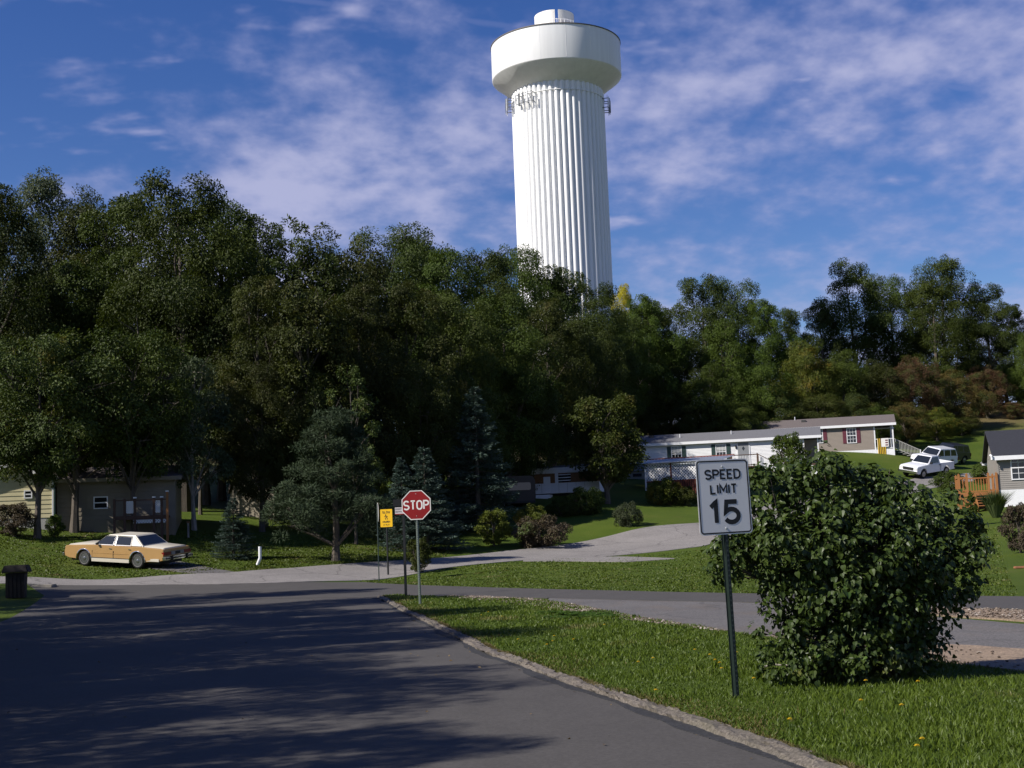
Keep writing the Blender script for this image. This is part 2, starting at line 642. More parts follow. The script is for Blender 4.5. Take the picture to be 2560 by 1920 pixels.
def axis_lines(a, b, fine, far):
    c = list(np.arange(a, b + fine * 0.5, fine))
    l, r, st = [], [], fine
    x = a
    while x > -far:
        st *= 1.6
        x -= st
        l.append(x)
    st, x = fine, b
    while x < far:
        st *= 1.6
        x += st
        r.append(x)
    return np.array(l[::-1] + c + r)


gx, gy = axis_lines(-60, 90, 1.0, 900), axis_lines(-20, 195, 1.0, 1200)
GX, GY = np.meshgrid(gx, gy)
GZ = terrain(GX, GY)
W_ = len(gx)
ii = np.arange(len(gy) - 1)[:, None] * W_ + np.arange(W_ - 1)[None, :]
fq = np.stack([ii, ii + 1, ii + W_ + 1, ii + W_], -1).reshape(-1, 4)
ground = put('ground', raw_mesh('ground', np.stack([GX, GY, GZ], -1).reshape(-1, 3), fq, smooth=True), M_GRASS)
structure(ground)
tag(ground, 'rolling ground of mown lawn rising to the wooded hill', None)


def resample(pts, n):
    p = np.array(pts, float)
    d = np.concatenate([[0], np.cumsum(np.linalg.norm(np.diff(p, axis=0), axis=1))])
    t = np.linspace(0, d[-1], n)
    return np.stack([np.interp(t, d, p[:, 0]), np.interp(t, d, p[:, 1])], -1)


def strip(name, A, B, n, m, off, mat, paired=False, skirt=0.06, wob=0.0, seed=0):
    """sheet lofted between two edge lines (x,y), draped on the terrain, with turned-down sides"""
    if paired:
        t = np.linspace(0, len(A) - 1, n)
        k = np.arange(len(A))
        a = np.stack([np.interp(t, k, [p[i] for p in A]) for i in (0, 1)], -1)
        b = np.stack([np.interp(t, k, [p[i] for p in B]) for i in (0, 1)], -1)
    else:
        a, b = resample(A, n), resample(B, n)
    if wob:
        r = np.random.default_rng(seed)
        for e in (a, b):
            w = r.normal(0, wob, n)
            w = np.convolve(w, np.ones(3) / 3, 'same') + r.normal(0, wob * 0.35, n)
            e += w[:, None] * unit(b - a)
    s = np.linspace(0, 1, m)
    g = a[:, None, :] * (1 - s)[None, :, None] + b[:, None, :] * s[None, :, None]
    z = terrain(g[..., 0], g[..., 1]) + off
    V = np.concatenate([g, z[..., None]], -1)
    lo0, lo1 = V[:, :1].copy(), V[:, -1:].copy()
    lo0[..., 2] -= skirt
    lo1[..., 2] -= skirt
    V = np.concatenate([lo0, V, lo1], 1)
    mm = m + 2
    i = np.arange(n - 1)[:, None] * mm + np.arange(mm - 1)[None, :]
    f = np.stack([i, i + 1, i + mm + 1, i + mm], -1).reshape(-1, 4)
    me = raw_mesh(name, V.reshape(-1, 3), f)
    o = put(name, me, mat)
    bm = bmesh.new()
    bm.from_mesh(me)
    bmesh.ops.recalc_face_normals(bm, faces=bm.faces)
    if sum(fc.normal.z for fc in bm.faces) < 0:
        bmesh.ops.reverse_faces(bm, faces=bm.faces)
    bm.to_mesh(me)
    bm.free()
    return structure(o)


def ysc(l):
    return [(x, y * ZS) for x, y in l]


def hp(l):
    return [tuple(hit(x, y)[:2]) for x, y in l]


KERB = ysc([(3.9, -12), (3.3, 0), (2.75, 4.2), (1.95, 7.9), (1.52, 9.3), (1.0, 10.8), (0.42, 12.6), (-0.5, 15.7), (-1.45, 19.8), (-2.8, 25.4), (-4.5, 33.1)])
LEFT_EDGE = ysc([(-9.5, -12), (-9.3, 0), (-9.3, 6), (-9.5, 10), (-9.8, 13), (-10.2, 16), (-11.2, 20), (-12.6, 24), (-14.2, 29), (-16.0, 34), (-17.5, 38.5)])
FAR_L = tuple(hit(60, 1263)[:2])
FAR_R = tuple(hit(790, 1258)[:2])
strip('road', LEFT_EDGE, KERB, 90, 14, 0.012, M_ASPH, paired=True)
strip('junction_pavement', [LEFT_EDGE[-1]] + [FAR_L], [KERB[-1]] + [FAR_R], 24, 24, 0.016, M_ASPH)
up = hp([(782, 1258), (1000, 1268), (1200, 1274), (1400, 1279), (1600, 1283)]) + ysc([(11.0, 23.1), (18, 16.0), (30, 4)])
lo = ysc([(-5.2, 33.4), (-1.7, 31.9), (1.0, 28.8), (3.2, 26.4), (5.1, 24.6), (9.5, 19.9), (16.0, 13.2), (27, 2)])
strip('side_road', up, lo, 70, 8, 0.020, M_ASPH, paired=True, wob=0.03)
U = hp([(-40, 1246), (0, 1246.5), (80, 1248), (262, 1252), (484, 1239), (560, 1232), (700, 1222), (960, 1205), (1100, 1190), (1300, 1162), (1510, 1130)]) + ysc([(15.5, 69), (22, 76), (28.5, 83), (34.5, 89.5), (43, 93.5)])
L_ = hp([(-40, 1260), (0, 1261), (80, 1263), (262, 1265), (484, 1263), (600, 1260), (775, 1255), (960, 1228), (1120, 1212), (1300, 1203), (1520, 1180)]) + ysc([(19, 65.5), (25.5, 73), (31.5, 80), (37.5, 86.5), (46, 90.5)])
strip('worn_road', U, L_, 130, 8, 0.026, M_CONC, paired=True, wob=0.03)
sU = hp([(1130, 1208), (1271, 1202), (1360, 1203.5), (1457, 1207)])
sL = hp([(1130, 1213), (1240, 1213), (1353, 1214.5), (1457, 1208)])
strip('worn_driveway_spur', sU, sL, 30, 4, 0.030, M_CONC, paired=True, wob=0.02)
dU = ysc([(0.8, 29.3), (2.6, 27.4), (4.6, 25.4), (6.4, 22.6), (7.4, 19.4), (8.3, 16.9), (11, 12.4), (15, 5)])
dL = ysc([(0.7, 27.2), (1.75, 23.0), (2.55, 20.5), (3.3, 18.0), (4.3, 16.3), (5.7, 14.9), (9.2, 10.5), (12.5, 3)])
strip('old_driveway', dU, dL, 60, 8, 0.012, M_OLD, paired=True, wob=0.03)
strip('dirt_verge', ysc([(4.0, 16.9), (5.0, 15.8), (5.9, 14.9), (8.3, 11.8), (11, 6)]), ysc([(3.9, 16.2), (4.6, 14.9), (5.2, 12.9), (6.2, 10.8), (8.6, 6)]), 40, 6, 0.018, M_DIRT, paired=True, wob=0.07)
strip('mulch_bed', ysc([(6.6, 21.9), (8.1, 20.8), (9.4, 19.6), (11.5, 17.2)]), ysc([(6.7, 20.9), (7.7, 19.1), (8.5, 17.4), (10.4, 14.6)]), 30, 6, 0.03, M_DIRT, paired=True, wob=0.06)
strip('car_driveway', hp([(510, 1237), (455, 1228), (420, 1219), (380, 1212)]), hp([(440, 1241), (385, 1236), (345, 1231), (290, 1224)]), 24, 6, 0.022, M_OLD, paired=True)

# raised grass verge behind the kerb, with its own sheet above the base ground
KN = KERB[1:]
vin = [(x + 0.18 + 0.0 * y, y + 0.06) for x, y in KN]
vout = ysc([(13.5, 0.5), (9.5, 4.0), (7.6, 7.0), (6.2, 9.6), (5.5, 11.5), (4.9, 13.0), (4.2, 15.2), (3.45, 17.4), (2.45, 20.6), (0.9, 26.9)])
vo = [vout[0], vout[1], vout[2], vout[3], vout[4], vout[5], vout[7], vout[8], vout[9], (-3.9, 33.4 * ZS)]
strip('grass_verge', vin, vo, 90, 16, 0.05, M_GRASS, paired=True, skirt=0.09, wob=0.02)


def kerb_mesh():
    r = np.random.default_rng(5)
    n = 800
    a = resample(KERB, n)
    d = unit(np.gradient(a, axis=0))
    nrm = np.stack([d[:, 1], -d[:, 0]], -1)
    prof = [(-0.01, 0.0), (0.0, 0.045), (0.045, 0.06), (0.09, 0.064), (0.13, 0.064), (0.16, 0.058), (0.185, 0.05), (0.20, 0.0)]
    V = []
    for k, (o, h) in enumerate(prof):
        w = np.convolve(r.normal(0, 0.10, n), np.ones(14) / 14, 'same') * 0.7 + r.normal(0, 0.009, n)
        p = a + nrm * (o + w)[:, None]
        z = terrain(p[:, 0], p[:, 1]) + h + (r.normal(0, 0.006, n) + np.convolve(r.normal(0, 0.025, n), np.ones(9) / 9, 'same') if h else 0)
        V.append(np.column_stack([p, z]))
    V = np.stack(V, 1)
    m = len(prof)
    i = np.arange(n - 1)[:, None] * m + np.arange(m - 1)[None, :]
    return raw_mesh('kerb', V.reshape(-1, 3), np.stack([i, i + 1, i + m + 1, i + m], -1).reshape(-1, 4))


structure(put('kerb', kerb_mesh(), M_KERB))
_ka = resample(KERB, 120)
_kd = unit(np.gradient(_ka, axis=0))
_kn = np.stack([_kd[:, 1], -_kd[:, 0]], -1)
_kw = 0.13 + 0.05 * np.sin(np.arange(120) * 0.7) + np.random.default_rng(3).normal(0, 0.02, 120)
strip('tar_joint', [tuple(p) for p in _ka - _kn * np.abs(_kw)[:, None]], [tuple(p) for p in _ka + _kn * 0.03], 120, 3, 0.018, M_ASPH_EDGE, paired=True, skirt=0.012)


# ------------------------------------------------------------------ trees
M_BARK = smat('bark', (0.10, 0.083, 0.066), 0.9, 0.4, 9, bump=0.8, bscale=25, stretch=(1, 1, 0.25))
M_BARK_PALE = smat('pale_bark', (0.30, 0.27, 0.23), 0.85, 0.4, 8, bump=0.6, bscale=25, stretch=(1, 1, 0.3))
LM = {
    'oak': leaf_mat('oak_leaves', (0.022, 0.039, 0.006), (0.076, 0.100, 0.015)),
    'ash': leaf_mat('ash_leaves', (0.030, 0.048, 0.010), (0.080, 0.110, 0.022), (0.13, 0.12, 0.02), 0.1),
    'brown': leaf_mat('dull_leaves', (0.024, 0.036, 0.006), (0.078, 0.094, 0.014), (0.10, 0.09, 0.025), 0.05),
    'green': leaf_mat('green_leaves', (0.030, 0.052, 0.006), (0.088, 0.122, 0.015)),
    'yellow': leaf_mat('yellowing_leaves', (0.050, 0.075, 0.010), (0.130, 0.140, 0.018), (0.20, 0.15, 0.02), 0.2),
    'gold': leaf_mat('golden_leaves', (0.22, 0.19, 0.015), (0.42, 0.34, 0.025)),
    'red': leaf_mat('rust_red_leaves', (0.055, 0.040, 0.018), (0.15, 0.068, 0.034), (0.07, 0.085, 0.02), 0.45),
    'orange': leaf_mat('orange_leaves', (0.075, 0.065, 0.018), (0.17, 0.115, 0.03), (0.06, 0.085, 0.018), 0.45),
    'grey': leaf_mat('grey_green_leaves', (0.040, 0.058, 0.028), (0.095, 0.120, 0.058)),
    'spruce': leaf_mat('blue_spruce_needles', (0.028, 0.050, 0.038), (0.10, 0.145, 0.118), trans=0.05, rough=0.6),
    'pine': leaf_mat('pine_needles', (0.020, 0.036, 0.016), (0.052, 0.074, 0.034), trans=0.08, rough=0.6),
    'lilac': leaf_mat('lilac_leaves', (0.030, 0.058, 0.012), (0.088, 0.135, 0.028), (0.14, 0.16, 0.03), 0.05, trans=0.28, rough=0.42, spec=0.3),
    'weed': leaf_mat('weed_leaves', (0.04, 0.085, 0.012), (0.09, 0.16, 0.022)),
    'purple': leaf_mat('purple_brown_leaves', (0.040, 0.032, 0.024), (0.095, 0.070, 0.045), (0.06, 0.08, 0.02), 0.2),
    'reed': leaf_mat('reed_blades', (0.05, 0.085, 0.03), (0.12, 0.16, 0.06)),
}


def crown_mesh(name, seed, lobes, subs, per, H=12.0, R=4.4, base=0.0, shape='oval', leaf=0.145, lw=0.6, lobe_r=(0.28, 0.46), sub_r=(0.34, 0.55), spike=0.0, droop=0.35, needle=False):
    """crown from z=base to z=base+H, about R wide: lobes carry sub-clumps, sub-clumps carry leaves; gaps between them"""
    rng = np.random.default_rng(seed)
    u = (np.arange(lobes) + 0.5) / lobes
    th = np.arange(lobes) * 2.39996 + rng.uniform(0, 6.28) + rng.normal(0, 0.35, lobes)
    zz = np.clip(u + rng.normal(0, 0.05, lobes), 0.05, 0.95)
    if shape == 'oval':
        pr = np.sin(np.pi * (0.12 + 0.86 * zz) ** 0.85) ** 0.7
    elif shape == 'cone':
        pr = (1.05 - zz) ** 0.8
    elif shape == 'vase':
        pr = np.sin(np.pi * (0.08 + 0.80 * zz ** 1.3)) ** 0.8
    else:
        pr = np.sqrt(np.maximum(0.05, 1 - (2 * zz - 1) ** 2))
    rr = pr * R * rng.uniform(0.42, 0.80, lobes)
    C = np.stack([rr * np.cos(th), rr * np.sin(th), base + H * (0.08 + 0.82 * zz)], -1)
    lr = R * rng.uniform(*lobe_r, lobes) * (0.55 + 0.45 * pr)
    P, N, D, S, T = [], [], [], [], []
    twigs = MB()
    for i in range(lobes):
        k = max(3, int(subs * rng.uniform(0.75, 1.25)))
        g = unit(rng.normal(size=(k, 3)) + np.array([0, 0, 0.25]) + unit(C[i] - np.array([0, 0, C[i][2]]))[None] * 0.3)
        sc = C[i] + g * (lr[i] * rng.uniform(0.55, 1.05, k))[:, None] * np.array([1, 1, 0.85])
        if spike:
            sc[:, 2] += np.abs(rng.normal(0, spike, k)) * (g[:, 2] > 0.2)
        sr = lr[i] * rng.uniform(*sub_r, k)
        clump_t = rng.uniform(0, 1)
        for j in range(k):
            m = int(per * rng.uniform(0.7, 1.3) * (sr[j] / (0.45 * 0.37 * R)) ** 1.6) + 8
            d = unit(rng.normal(size=(m, 3)) + g[j][None] * 0.35 + np.array([0, 0, 0.2]))
            rad_ = sr[j] * (0.35 + 0.75 * rng.uniform(0, 1, m) ** 0.6)
            p = sc[j] + d * rad_[:, None] * np.array([1, 1, 0.72])
            P.append(p)
            nrm = unit(g[j][None] * 0.55 + d * 0.35 + np.array([0, 0, 0.35]) + rng.normal(0, 0.42, (m, 3)))
            N.append(nrm)
            D.append(unit(d + rng.normal(0, 0.5, (m, 3)) - np.array([0, 0, droop])))
            S.append(leaf * rng.uniform(0.65, 1.3, m))
            T.append(np.clip(0.45 * clump_t + 0.3 * rng.uniform(0, 1) + rng.normal(0.12, 0.16, m), 0, 1))
    P, N, D, S, T = map(np.concatenate, (P, N, D, S, T))
    V, Fq = leaves(P, N, D, S, lw, rng)
    return raw_mesh(name, V, Fq, np.repeat(T, 4)), C, lr


def trunk_mesh(name, seed, C, lr, H0, r0=0.26, n_l=10, fork=0.3, lean=0.25, top=None, sides=7):
    rng = random.Random(seed)
    mb = MB()
    top = top or (max(c[2] for c in C) - 0.5)
    pts, rs = [], []
    for i in range(8):
        t = i / 7
        pts.append((math.sin(t * 3 + seed) * lean * t, math.cos(t * 2.3 + seed * 2) * lean * t, -0.4 + t * (top + 0.4)))
        rs.append(r0 * (1 - t) ** 0.8 + 0.025 + (0.12 * r0 / 0.26 if i == 0 else 0))
    mb.tube(pts, rs, sides)
    idx = list(range(len(C)))
    rng.shuffle(idx)
    for i in idx[:n_l]:
        e = Vector(C[i])
        z0 = max(H0 * 0.75, e.z - 0.55 * math.hypot(e.x, e.y) - rng.uniform(0.8, 2.2))
        t = min(0.95, (z0 + 0.4) / (top + 0.4))
        s = Vector((math.sin(t * 3 + seed) * lean * t, math.cos(t * 2.3 + seed * 2) * lean * t, z0))
        m = (s + e) * 0.5 + Vector((rng.uniform(-.3, .3), rng.uniform(-.3, .3), 0.3 - rng.random() * 0.5))
        r = r0 * (1 - t) ** 0.8 * 0.55 + 0.02
        mb.tube([s, m, e], [r, r * 0.7, 0.02], 5)
        for q in range(3):
            g = e + Vector((rng.uniform(-1, 1), rng.uniform(-1, 1), rng.uniform(-0.3, 1))) * lr[i] * 0.9
            mb.tube([m.lerp(e, 0.5 + q * 0.2), g], [r * 0.4, 0.012], 4)
    return mb.mesh(name, smooth=True)


TREES = {}


def variant(key, seed, n_l=12, H0=3.2, r0=0.26, lean=0.3, **kw):
    me, C, lr = crown_mesh('crown_' + key, seed, base=H0, **kw)
    tr = trunk_mesh('trunk_' + key, seed, C, lr, H0, r0=r0, n_l=n_l, lean=lean)
    co = np.empty(len(me.vertices) * 3, np.float32)
    me.vertices.foreach_get('co', co)
    co = co.reshape(-1, 3)
    hz = float(np.percentile(co[:, 2], 99.7))
    hr = float(np.percentile(np.hypot(co[:, 0], co[:, 1]), 96))
    TREES[key] = (me, tr, hz, hr)


variant('oak_a', 11, lobes=26, subs=11, per=242, shape='oval', H0=1.8, H=13.4, R=4.6, lobe_r=(0.30, 0.44))
variant('oak_b', 12, lobes=28, subs=10, per=242, shape='oval', R=4.3, H=13.4, H0=1.8, lobe_r=(0.28, 0.42))
variant('oak_c', 13, lobes=26, subs=12, per=242, shape='round', R=5.0, H=12.5, H0=2.2, lobe_r=(0.30, 0.44))
variant('ash_a', 14, lobes=28, subs=9, per=120, shape='oval', R=3.8, H=13.5, H0=1.6, leaf=0.22, lw=0.42, spike=0.8, lobe_r=(0.25, 0.4))
variant('ash_b', 15, lobes=30, subs=9, per=120, shape='oval', R=4.0, H=13.2, H0=1.6, leaf=0.20, lw=0.5, spike=0.5)
variant('bushy_a', 16, lobes=28, subs=10, per=210, shape='round', R=4.6, H=9.4, H0=0.4)
variant('bushy_b', 17, lobes=28, subs=10, per=210, shape='oval', R=4.4, H=9.8, H0=0.4)
variant('thin', 18, lobes=14, subs=7, per=60, shape='oval', R=3.0, H=11, leaf=0.21, lobe_r=(0.22, 0.34), r0=0.12)


def place_tree(name, key, mat, x, y, height, width, label, cat='tree', group=None, rz=0.0, bark=None, sink=0.05):
    me, tr, hz, hr = TREES[key]
    t = thing(name, label, cat, (x, y, gz(x, y) - sink), rz, group)
    t.scale = (width / (2 * hr), width / (2 * hr), height / hz)
    put('trunk', tr, bark or M_BARK, t)
    put('crown', me, LM[mat], t)
    return t


RT = random.Random(4)
HUE = {'oak': 'dark green', 'grey': 'grey-green', 'brown': 'olive brown', 'ash': 'yellow-green', 'yellow': 'yellowing', 'green': 'fresh green', 'red': 'rust red', 'orange': 'orange tinged'}
WHERE = [(160, 'behind the lit gable of the cream house'), (330, 'behind the shaded wing of the cream house'), (480, 'behind the porch end of the cream house'), (600, 'behind the pale garden shed'), (730, 'behind the left side of the broad pine'),
         (830, 'above the yellow warning sign'), (930, 'behind the stop sign and its spruce'), (1060, 'behind the tallest blue spruce'), (1160, 'left of the water tower stem'), (1300, 'at the foot of the water tower'),
         (1420, 'behind the rounded olive tree'), (1545, 'above the left end of the white mobile home'), (1680, 'above the grey door of the white mobile home'), (1790, 'above the conical tree and tan roof'), (1930, 'above the porch end of the tan mobile home'),
         (2060, 'on the slope above the parked trucks'), (9999, 'behind the roof of the beige house')]


def tree_label(px, top, mat):
    w = next(t for lim, t in WHERE if px < lim)
    sky_ = top < 560 if px < 1000 else top < 665
    size = 'tall skyline tree' if sky_ else ('mid-height tree' if top < 745 else 'low bushy tree')
    return HUE[mat] + ' ' + size + ' ' + w




def forest(rows, group):
    for (px, top, Y, wpx, key, mat) in rows:
        p = atY(px, top, Y * ZS)
        g = gz(p[0], p[1])
        h = p[2] - g
        w = max(wpx * K / 2590 * Y, h * {'thin': 0.3, 'ash_a': 0.40, 'ash_b': 0.42, 'bushy_a': 0.60, 'bushy_b': 0.56}.get(key, 0.48) * RT.uniform(0.9, 1.1))
        lab = tree_label(px, top, mat)
        place_tree('broadleaf_tree', key, mat, p[0], p[1], h, w, lab, 'tree', lab + 's', RT.uniform(0, 6.28))


W1 = [(-40, 470, 69, 240, 'oak_a', 'oak'), (-5, 412, 64, 120, 'oak_b', 'oak'), (120, 390, 76, 190, 'oak_c', 'grey'), (215, 440, 74, 130, 'oak_a', 'brown'), (285, 425, 66, 150, 'oak_b', 'oak'), (390, 384, 63, 250, 'oak_a', 'oak'),
      (470, 430, 68, 170, 'oak_c', 'oak'), (540, 464, 67, 120, 'oak_b', 'oak'), (640, 478, 64, 110, 'ash_a', 'ash'), (697, 500, 65, 110, 'ash_a', 'ash'), (755, 522, 68, 120, 'ash_b', 'brown'),
      (850, 488, 82, 160, 'oak_c', 'oak'), (905, 530, 84, 110, 'oak_a', 'oak'), (960, 542, 78, 130, 'oak_b', 'oak'), (1042, 546, 87, 130, 'oak_a', 'oak'), (1122, 534, 91, 165, 'oak_c', 'oak'), (1205, 578, 91, 125, 'oak_b', 'oak'),
      (1283, 612, 95, 120, 'oak_a', 'oak'),
      (70, 590, 65, 230, 'oak_b', 'ash'), (190, 560, 68, 200, 'oak_a', 'oak'), (300, 600, 66, 190, 'oak_c', 'oak'), (440, 600, 66, 180, 'oak_b', 'oak'), (560, 600, 60, 190, 'oak_b', 'brown'),
      (670, 610, 60, 180, 'ash_b', 'brown'), (775, 620, 62, 180, 'oak_a', 'brown'), (880, 610, 66, 180, 'oak_b', 'brown'), (985, 640, 70, 170, 'oak_c', 'brown'), (1085, 640, 72, 180, 'oak_a', 'oak'), (1180, 650, 76, 160, 'oak_b', 'brown'),
      (1265, 690, 79, 140, 'oak_c', 'oak'),
      (20, 740, 65, 240, 'bushy_a', 'ash'), (250, 760, 65, 220, 'bushy_b', 'oak'), (560, 780, 58.5, 190, 'oak_c', 'brown'), (760, 790, 57, 130, 'thin', 'ash'), (680, 800, 60, 180, 'bushy_b', 'oak'), (900, 790, 63, 180, 'bushy_a', 'brown'),
      (1010, 800, 67, 180, 'bushy_b', 'oak'), (1120, 800, 73, 190, 'bushy_a', 'oak'), (1225, 800, 79, 170, 'bushy_b', 'brown'), (430, 860, 62, 150, 'thin', 'grey')]
forest(W1, 'wood on the hill left of the tower')
W2 = [(1425, 668, 108, 130, 'oak_b', 'green'), (1375, 655, 104, 130, 'oak_c', 'oak'), (1392, 640, 102, 150, 'oak_b', 'green'), (1510, 598, 112, 150, 'oak_a', 'oak'), (1585, 604, 114, 130, 'oak_c', 'oak'), (1560, 690, 104, 120, 'ash_b', 'green'), (1650, 650, 112, 120, 'oak_b', 'green'), (1702, 668, 116, 100, 'oak_a', 'green'),
      (1770, 650, 124, 110, 'oak_b', 'oak'), (1832, 568, 126, 180, 'oak_a', 'oak'), (1915, 595, 128, 130, 'oak_c', 'oak'), (2030, 563, 132, 180, 'oak_c', 'oak'), (2010, 610, 124, 170, 'oak_b', 'green'), (2125, 615, 132, 140, 'oak_a', 'oak'),
      (2185, 660, 134, 110, 'oak_b', 'oak'), (2225, 720, 126, 130, 'bushy_b', 'green'), (2240, 800, 128, 160, 'bushy_a', 'green'), (2170, 810, 136, 160, 'bushy_b', 'oak'), (2100, 780, 138, 160, 'bushy_a', 'oak'), (2010, 790, 136, 160, 'bushy_b', 'oak'), (1920, 780, 134, 160, 'bushy_a', 'oak'), (1840, 780, 130, 160, 'bushy_b', 'green'), (1760, 790, 124, 150, 'bushy_a', 'oak'), (1340, 690, 99, 130, 'oak_a', 'oak'), (1440, 730, 104, 150, 'oak_c', 'oak'),
      (1435, 830, 101, 150, 'bushy_a', 'brown'), (1530, 790, 100, 150, 'bushy_b', 'green'), (1625, 770, 104, 160, 'bushy_a', 'green'), (1735, 740, 109, 160, 'bushy_b', 'yellow'), (1812, 760, 110, 130, 'bushy_a', 'green'),
      (1885, 780, 113, 150, 'bushy_b', 'brown'), (1965, 770, 114, 130, 'bushy_a', 'red'), (2050, 800, 116, 140, 'bushy_b', 'orange'), (2125, 790, 122, 100, 'bushy_a', 'red'), (1500, 860, 99, 120, 'bushy_a', 'ash'), (1655, 850, 103, 150, 'bushy_b', 'ash'),
      (1765, 850, 104, 130, 'bushy_a', 'brown'), (1850, 850, 105, 120, 'bushy_b', 'ash'), (1950, 868, 107, 110, 'bushy_a', 'orange'), (2020, 880, 110, 100, 'bushy_b', 'yellow'), (2190, 868, 120, 60, 'bushy_a', 'red'), (1395, 880, 99, 110, 'bushy_b', 'brown'),
      (1590, 870, 99, 120, 'bushy_a', 'brown'), (1900, 880, 104, 90, 'bushy_a', 'green'), (2075, 900, 113, 90, 'bushy_a', 'brown')]
forest(W2, 'trees on the ridge behind the mobile homes')
p = atY(1346, 617, 106 * ZS)
place_tree('broadleaf_tree', 'oak_b', 'gold', p[0], p[1], p[2] - gz(p[0], p[1]), 4.2, 'tree with a golden yellow top close beside the water tower', rz=1.0)
variant('yard', 19, lobes=26, subs=10, per=120, shape='round', R=3.8, H=8.0, H0=2.7, leaf=0.17, r0=0.17, n_l=16)
variant('yard_b', 20, lobes=22, subs=9, per=110, shape='oval', R=3.4, H=8.6, H0=2.7, leaf=0.18, r0=0.16, n_l=16)
# trees in front of the cream house, and the tall ones beside the road that shade the asphalt
p = hit(80, 1163)
place_tree('yard_tree', 'yard', 'ash', p[0], p[1], 10.2, 7.0, 'forked yard tree in front of the lit cream siding', rz=0.4)
p = hit(160, 1150)
place_tree('yard_tree', 'yard_b', 'green', p[0], p[1], 10.5, 7.5, 'dark trunked yard tree at the corner of the cream house', rz=2.0)
p = hit(290, 1158)
place_tree('yard_tree', 'yard', 'oak', p[0], p[1], 10.8, 6.5, 'yard tree whose crown hangs over the shaded wing roof', rz=3.0)
p = hit(420, 1145)
place_tree('yard_tree', 'yard_b', 'grey', p[0], p[1], 9.5, 4.6, 'slim pale stemmed tree beyond the porch of the cream house', rz=4.0, bark=M_BARK_PALE)
for (x, y, h, w, key, rz) in [(-15.5, 8.0, 13.0, 7.5, 'oak_c', 0.3), (-16.5, 13.5, 14.5, 8.0, 'oak_a', 1.2), (-17.5, 19.0, 15.0, 8.0, 'oak_b', 2.1), (-20.5, 25.0, 16.5, 8.0, 'oak_a', 3.3), (-25.0, 31.0, 17.5, 8.5, 'oak_b', 4.4), (-22.5, 11, 15, 8, 'oak_b', 5.0), (-33.0, 33.5, 15.0, 8.0, 'oak_a', 1.9), (-11.8, 5.2, 10.0, 6.0, 'oak_b', 3.9), (-13.2, 11.0, 9.5, 5.5, 'oak_a', 2.6), (-14.0, 16.5, 10.5, 6.0, 'oak_c', 0.7), (-16.0, 22.5, 11.0, 6.5, 'oak_b', 5.6)]:
    place_tree('roadside_tree', key, 'oak', x, y * ZS, h, w, 'tall roadside tree whose shadow falls across the asphalt road', 'tree', 'roadside trees shading the road', rz)

# --- round ornamental tree by the white home
variant('round', 21, lobes=30, subs=10, per=80, shape='round', R=2.6, H=5.6, H0=1.0, leaf=0.16, lobe_r=(0.24, 0.36), r0=0.16, n_l=16)
p = hit(1312, 1088)
place_tree('ornamental_tree', 'round', 'brown', p[0], p[1], atY(1312, 856, p[1])[2] - gz(p[0], p[1]), 175 * K / F_PX * p[1], 'rounded olive tree in front of the old white trailer', rz=0.6)
variant('small', 22, lobes=14, subs=8, per=70, shape='round', R=1.2, H=2.2, H0=0.25, leaf=0.11, lobe_r=(0.3, 0.45), r0=0.05, n_l=10, lean=0.05)
variant('mound', 23, lobes=16, subs=8, per=75, shape='round', R=1.3, H=1.7, H0=0.0, leaf=0.10, lobe_r=(0.3, 0.45), r0=0.03, n_l=10, lean=0.05)
variant('column', 24, lobes=18, subs=8, per=70, shape='cone', R=0.8, H=3.0, H0=0.1, leaf=0.10, lobe_r=(0.3, 0.45), r0=0.05, n_l=8, lean=0.03)


def shrub(px, top, base, wpx, key, mat, label, rz=0.0, name='shrub', Y=None, cat='shrub'):
    p = hit(px, base) if Y is None else atY(px, base, Y * ZS)
    z0 = gz(p[0], p[1])
    h = max(0.4, atY(px, top, p[1])[2] - z0)
    return place_tree(name, key, mat, p[0], p[1], h, wpx * K / F_PX * p[1], label, cat, None, rz)


shrub(905, 1160, 1238, 62, 'small', 'brown', 'dark rounded shrub standing behind the street sign posts', 0.5)
shrub(1068, 1098, 1180, 75, 'small', 'yellow', 'yellow-green shrub beside the blue spruces', 1.4)
shrub(1152, 1088, 1150, 75, 'mound', 'yellow', 'bright yellow-green mound behind the purple-brown shrub', 2.2)
shrub(1168, 1112, 1182, 130, 'mound', 'purple', 'low purple-brown shrub at the edge of the worn road', 3.1)
shrub(1356, 1083, 1136, 62, 'mound', 'grey', 'neat round grey-green bush alone on the sloping lawn', 4.0)
shrub(1435, 1030, 1090, 80, 'mound', 'yellow', 'glossy yellow-green shrub in front of the lattice porch', 5.0)
shrub(1268, 1050, 1110, 90, 'mound', 'oak', 'dark shrub under the rounded olive tree', 0.2)
shrub(1215, 1075, 1115, 70, 'mound', 'brown', 'small dark shrub before the white steps of the old trailer', 0.9)
shrub(1035, 1010, 1120, 90, 'small', 'yellow', 'loose yellow-green sapling between spruces and old trailer', 2.5, 'sapling', cat='sapling')
shrub(825, 1020, 1165, 55, 'column', 'yellow', 'yellow-green sapling behind the yellow warning sign', 1.5, 'sapling', cat='sapling')
shrub(1705, 935, 1010, 85, 'small', 'green', 'upright green conical tree before the white mobile home', 0.3, 'conical_tree', Y=82, cat='tree')
shrub(2100, 1062, 1125, 36, 'column', 'green', 'small green cone shaped arborvitae by the wooden deck', 2.0, 'arborvitae', Y=50)
shrub(2052, 1018, 1062, 75, 'mound', 'oak', 'dark rounded shrub below the white pickup', 2.0, Y=76)
shrub(2130, 998, 1040, 70, 'mound', 'oak', 'dark shrub behind the wooden deck', 3.0, Y=74)
shrub(2185, 1005, 1040, 60, 'mound', 'brown', 'small dark shrub behind the beige house corner', 1.0, Y=72)
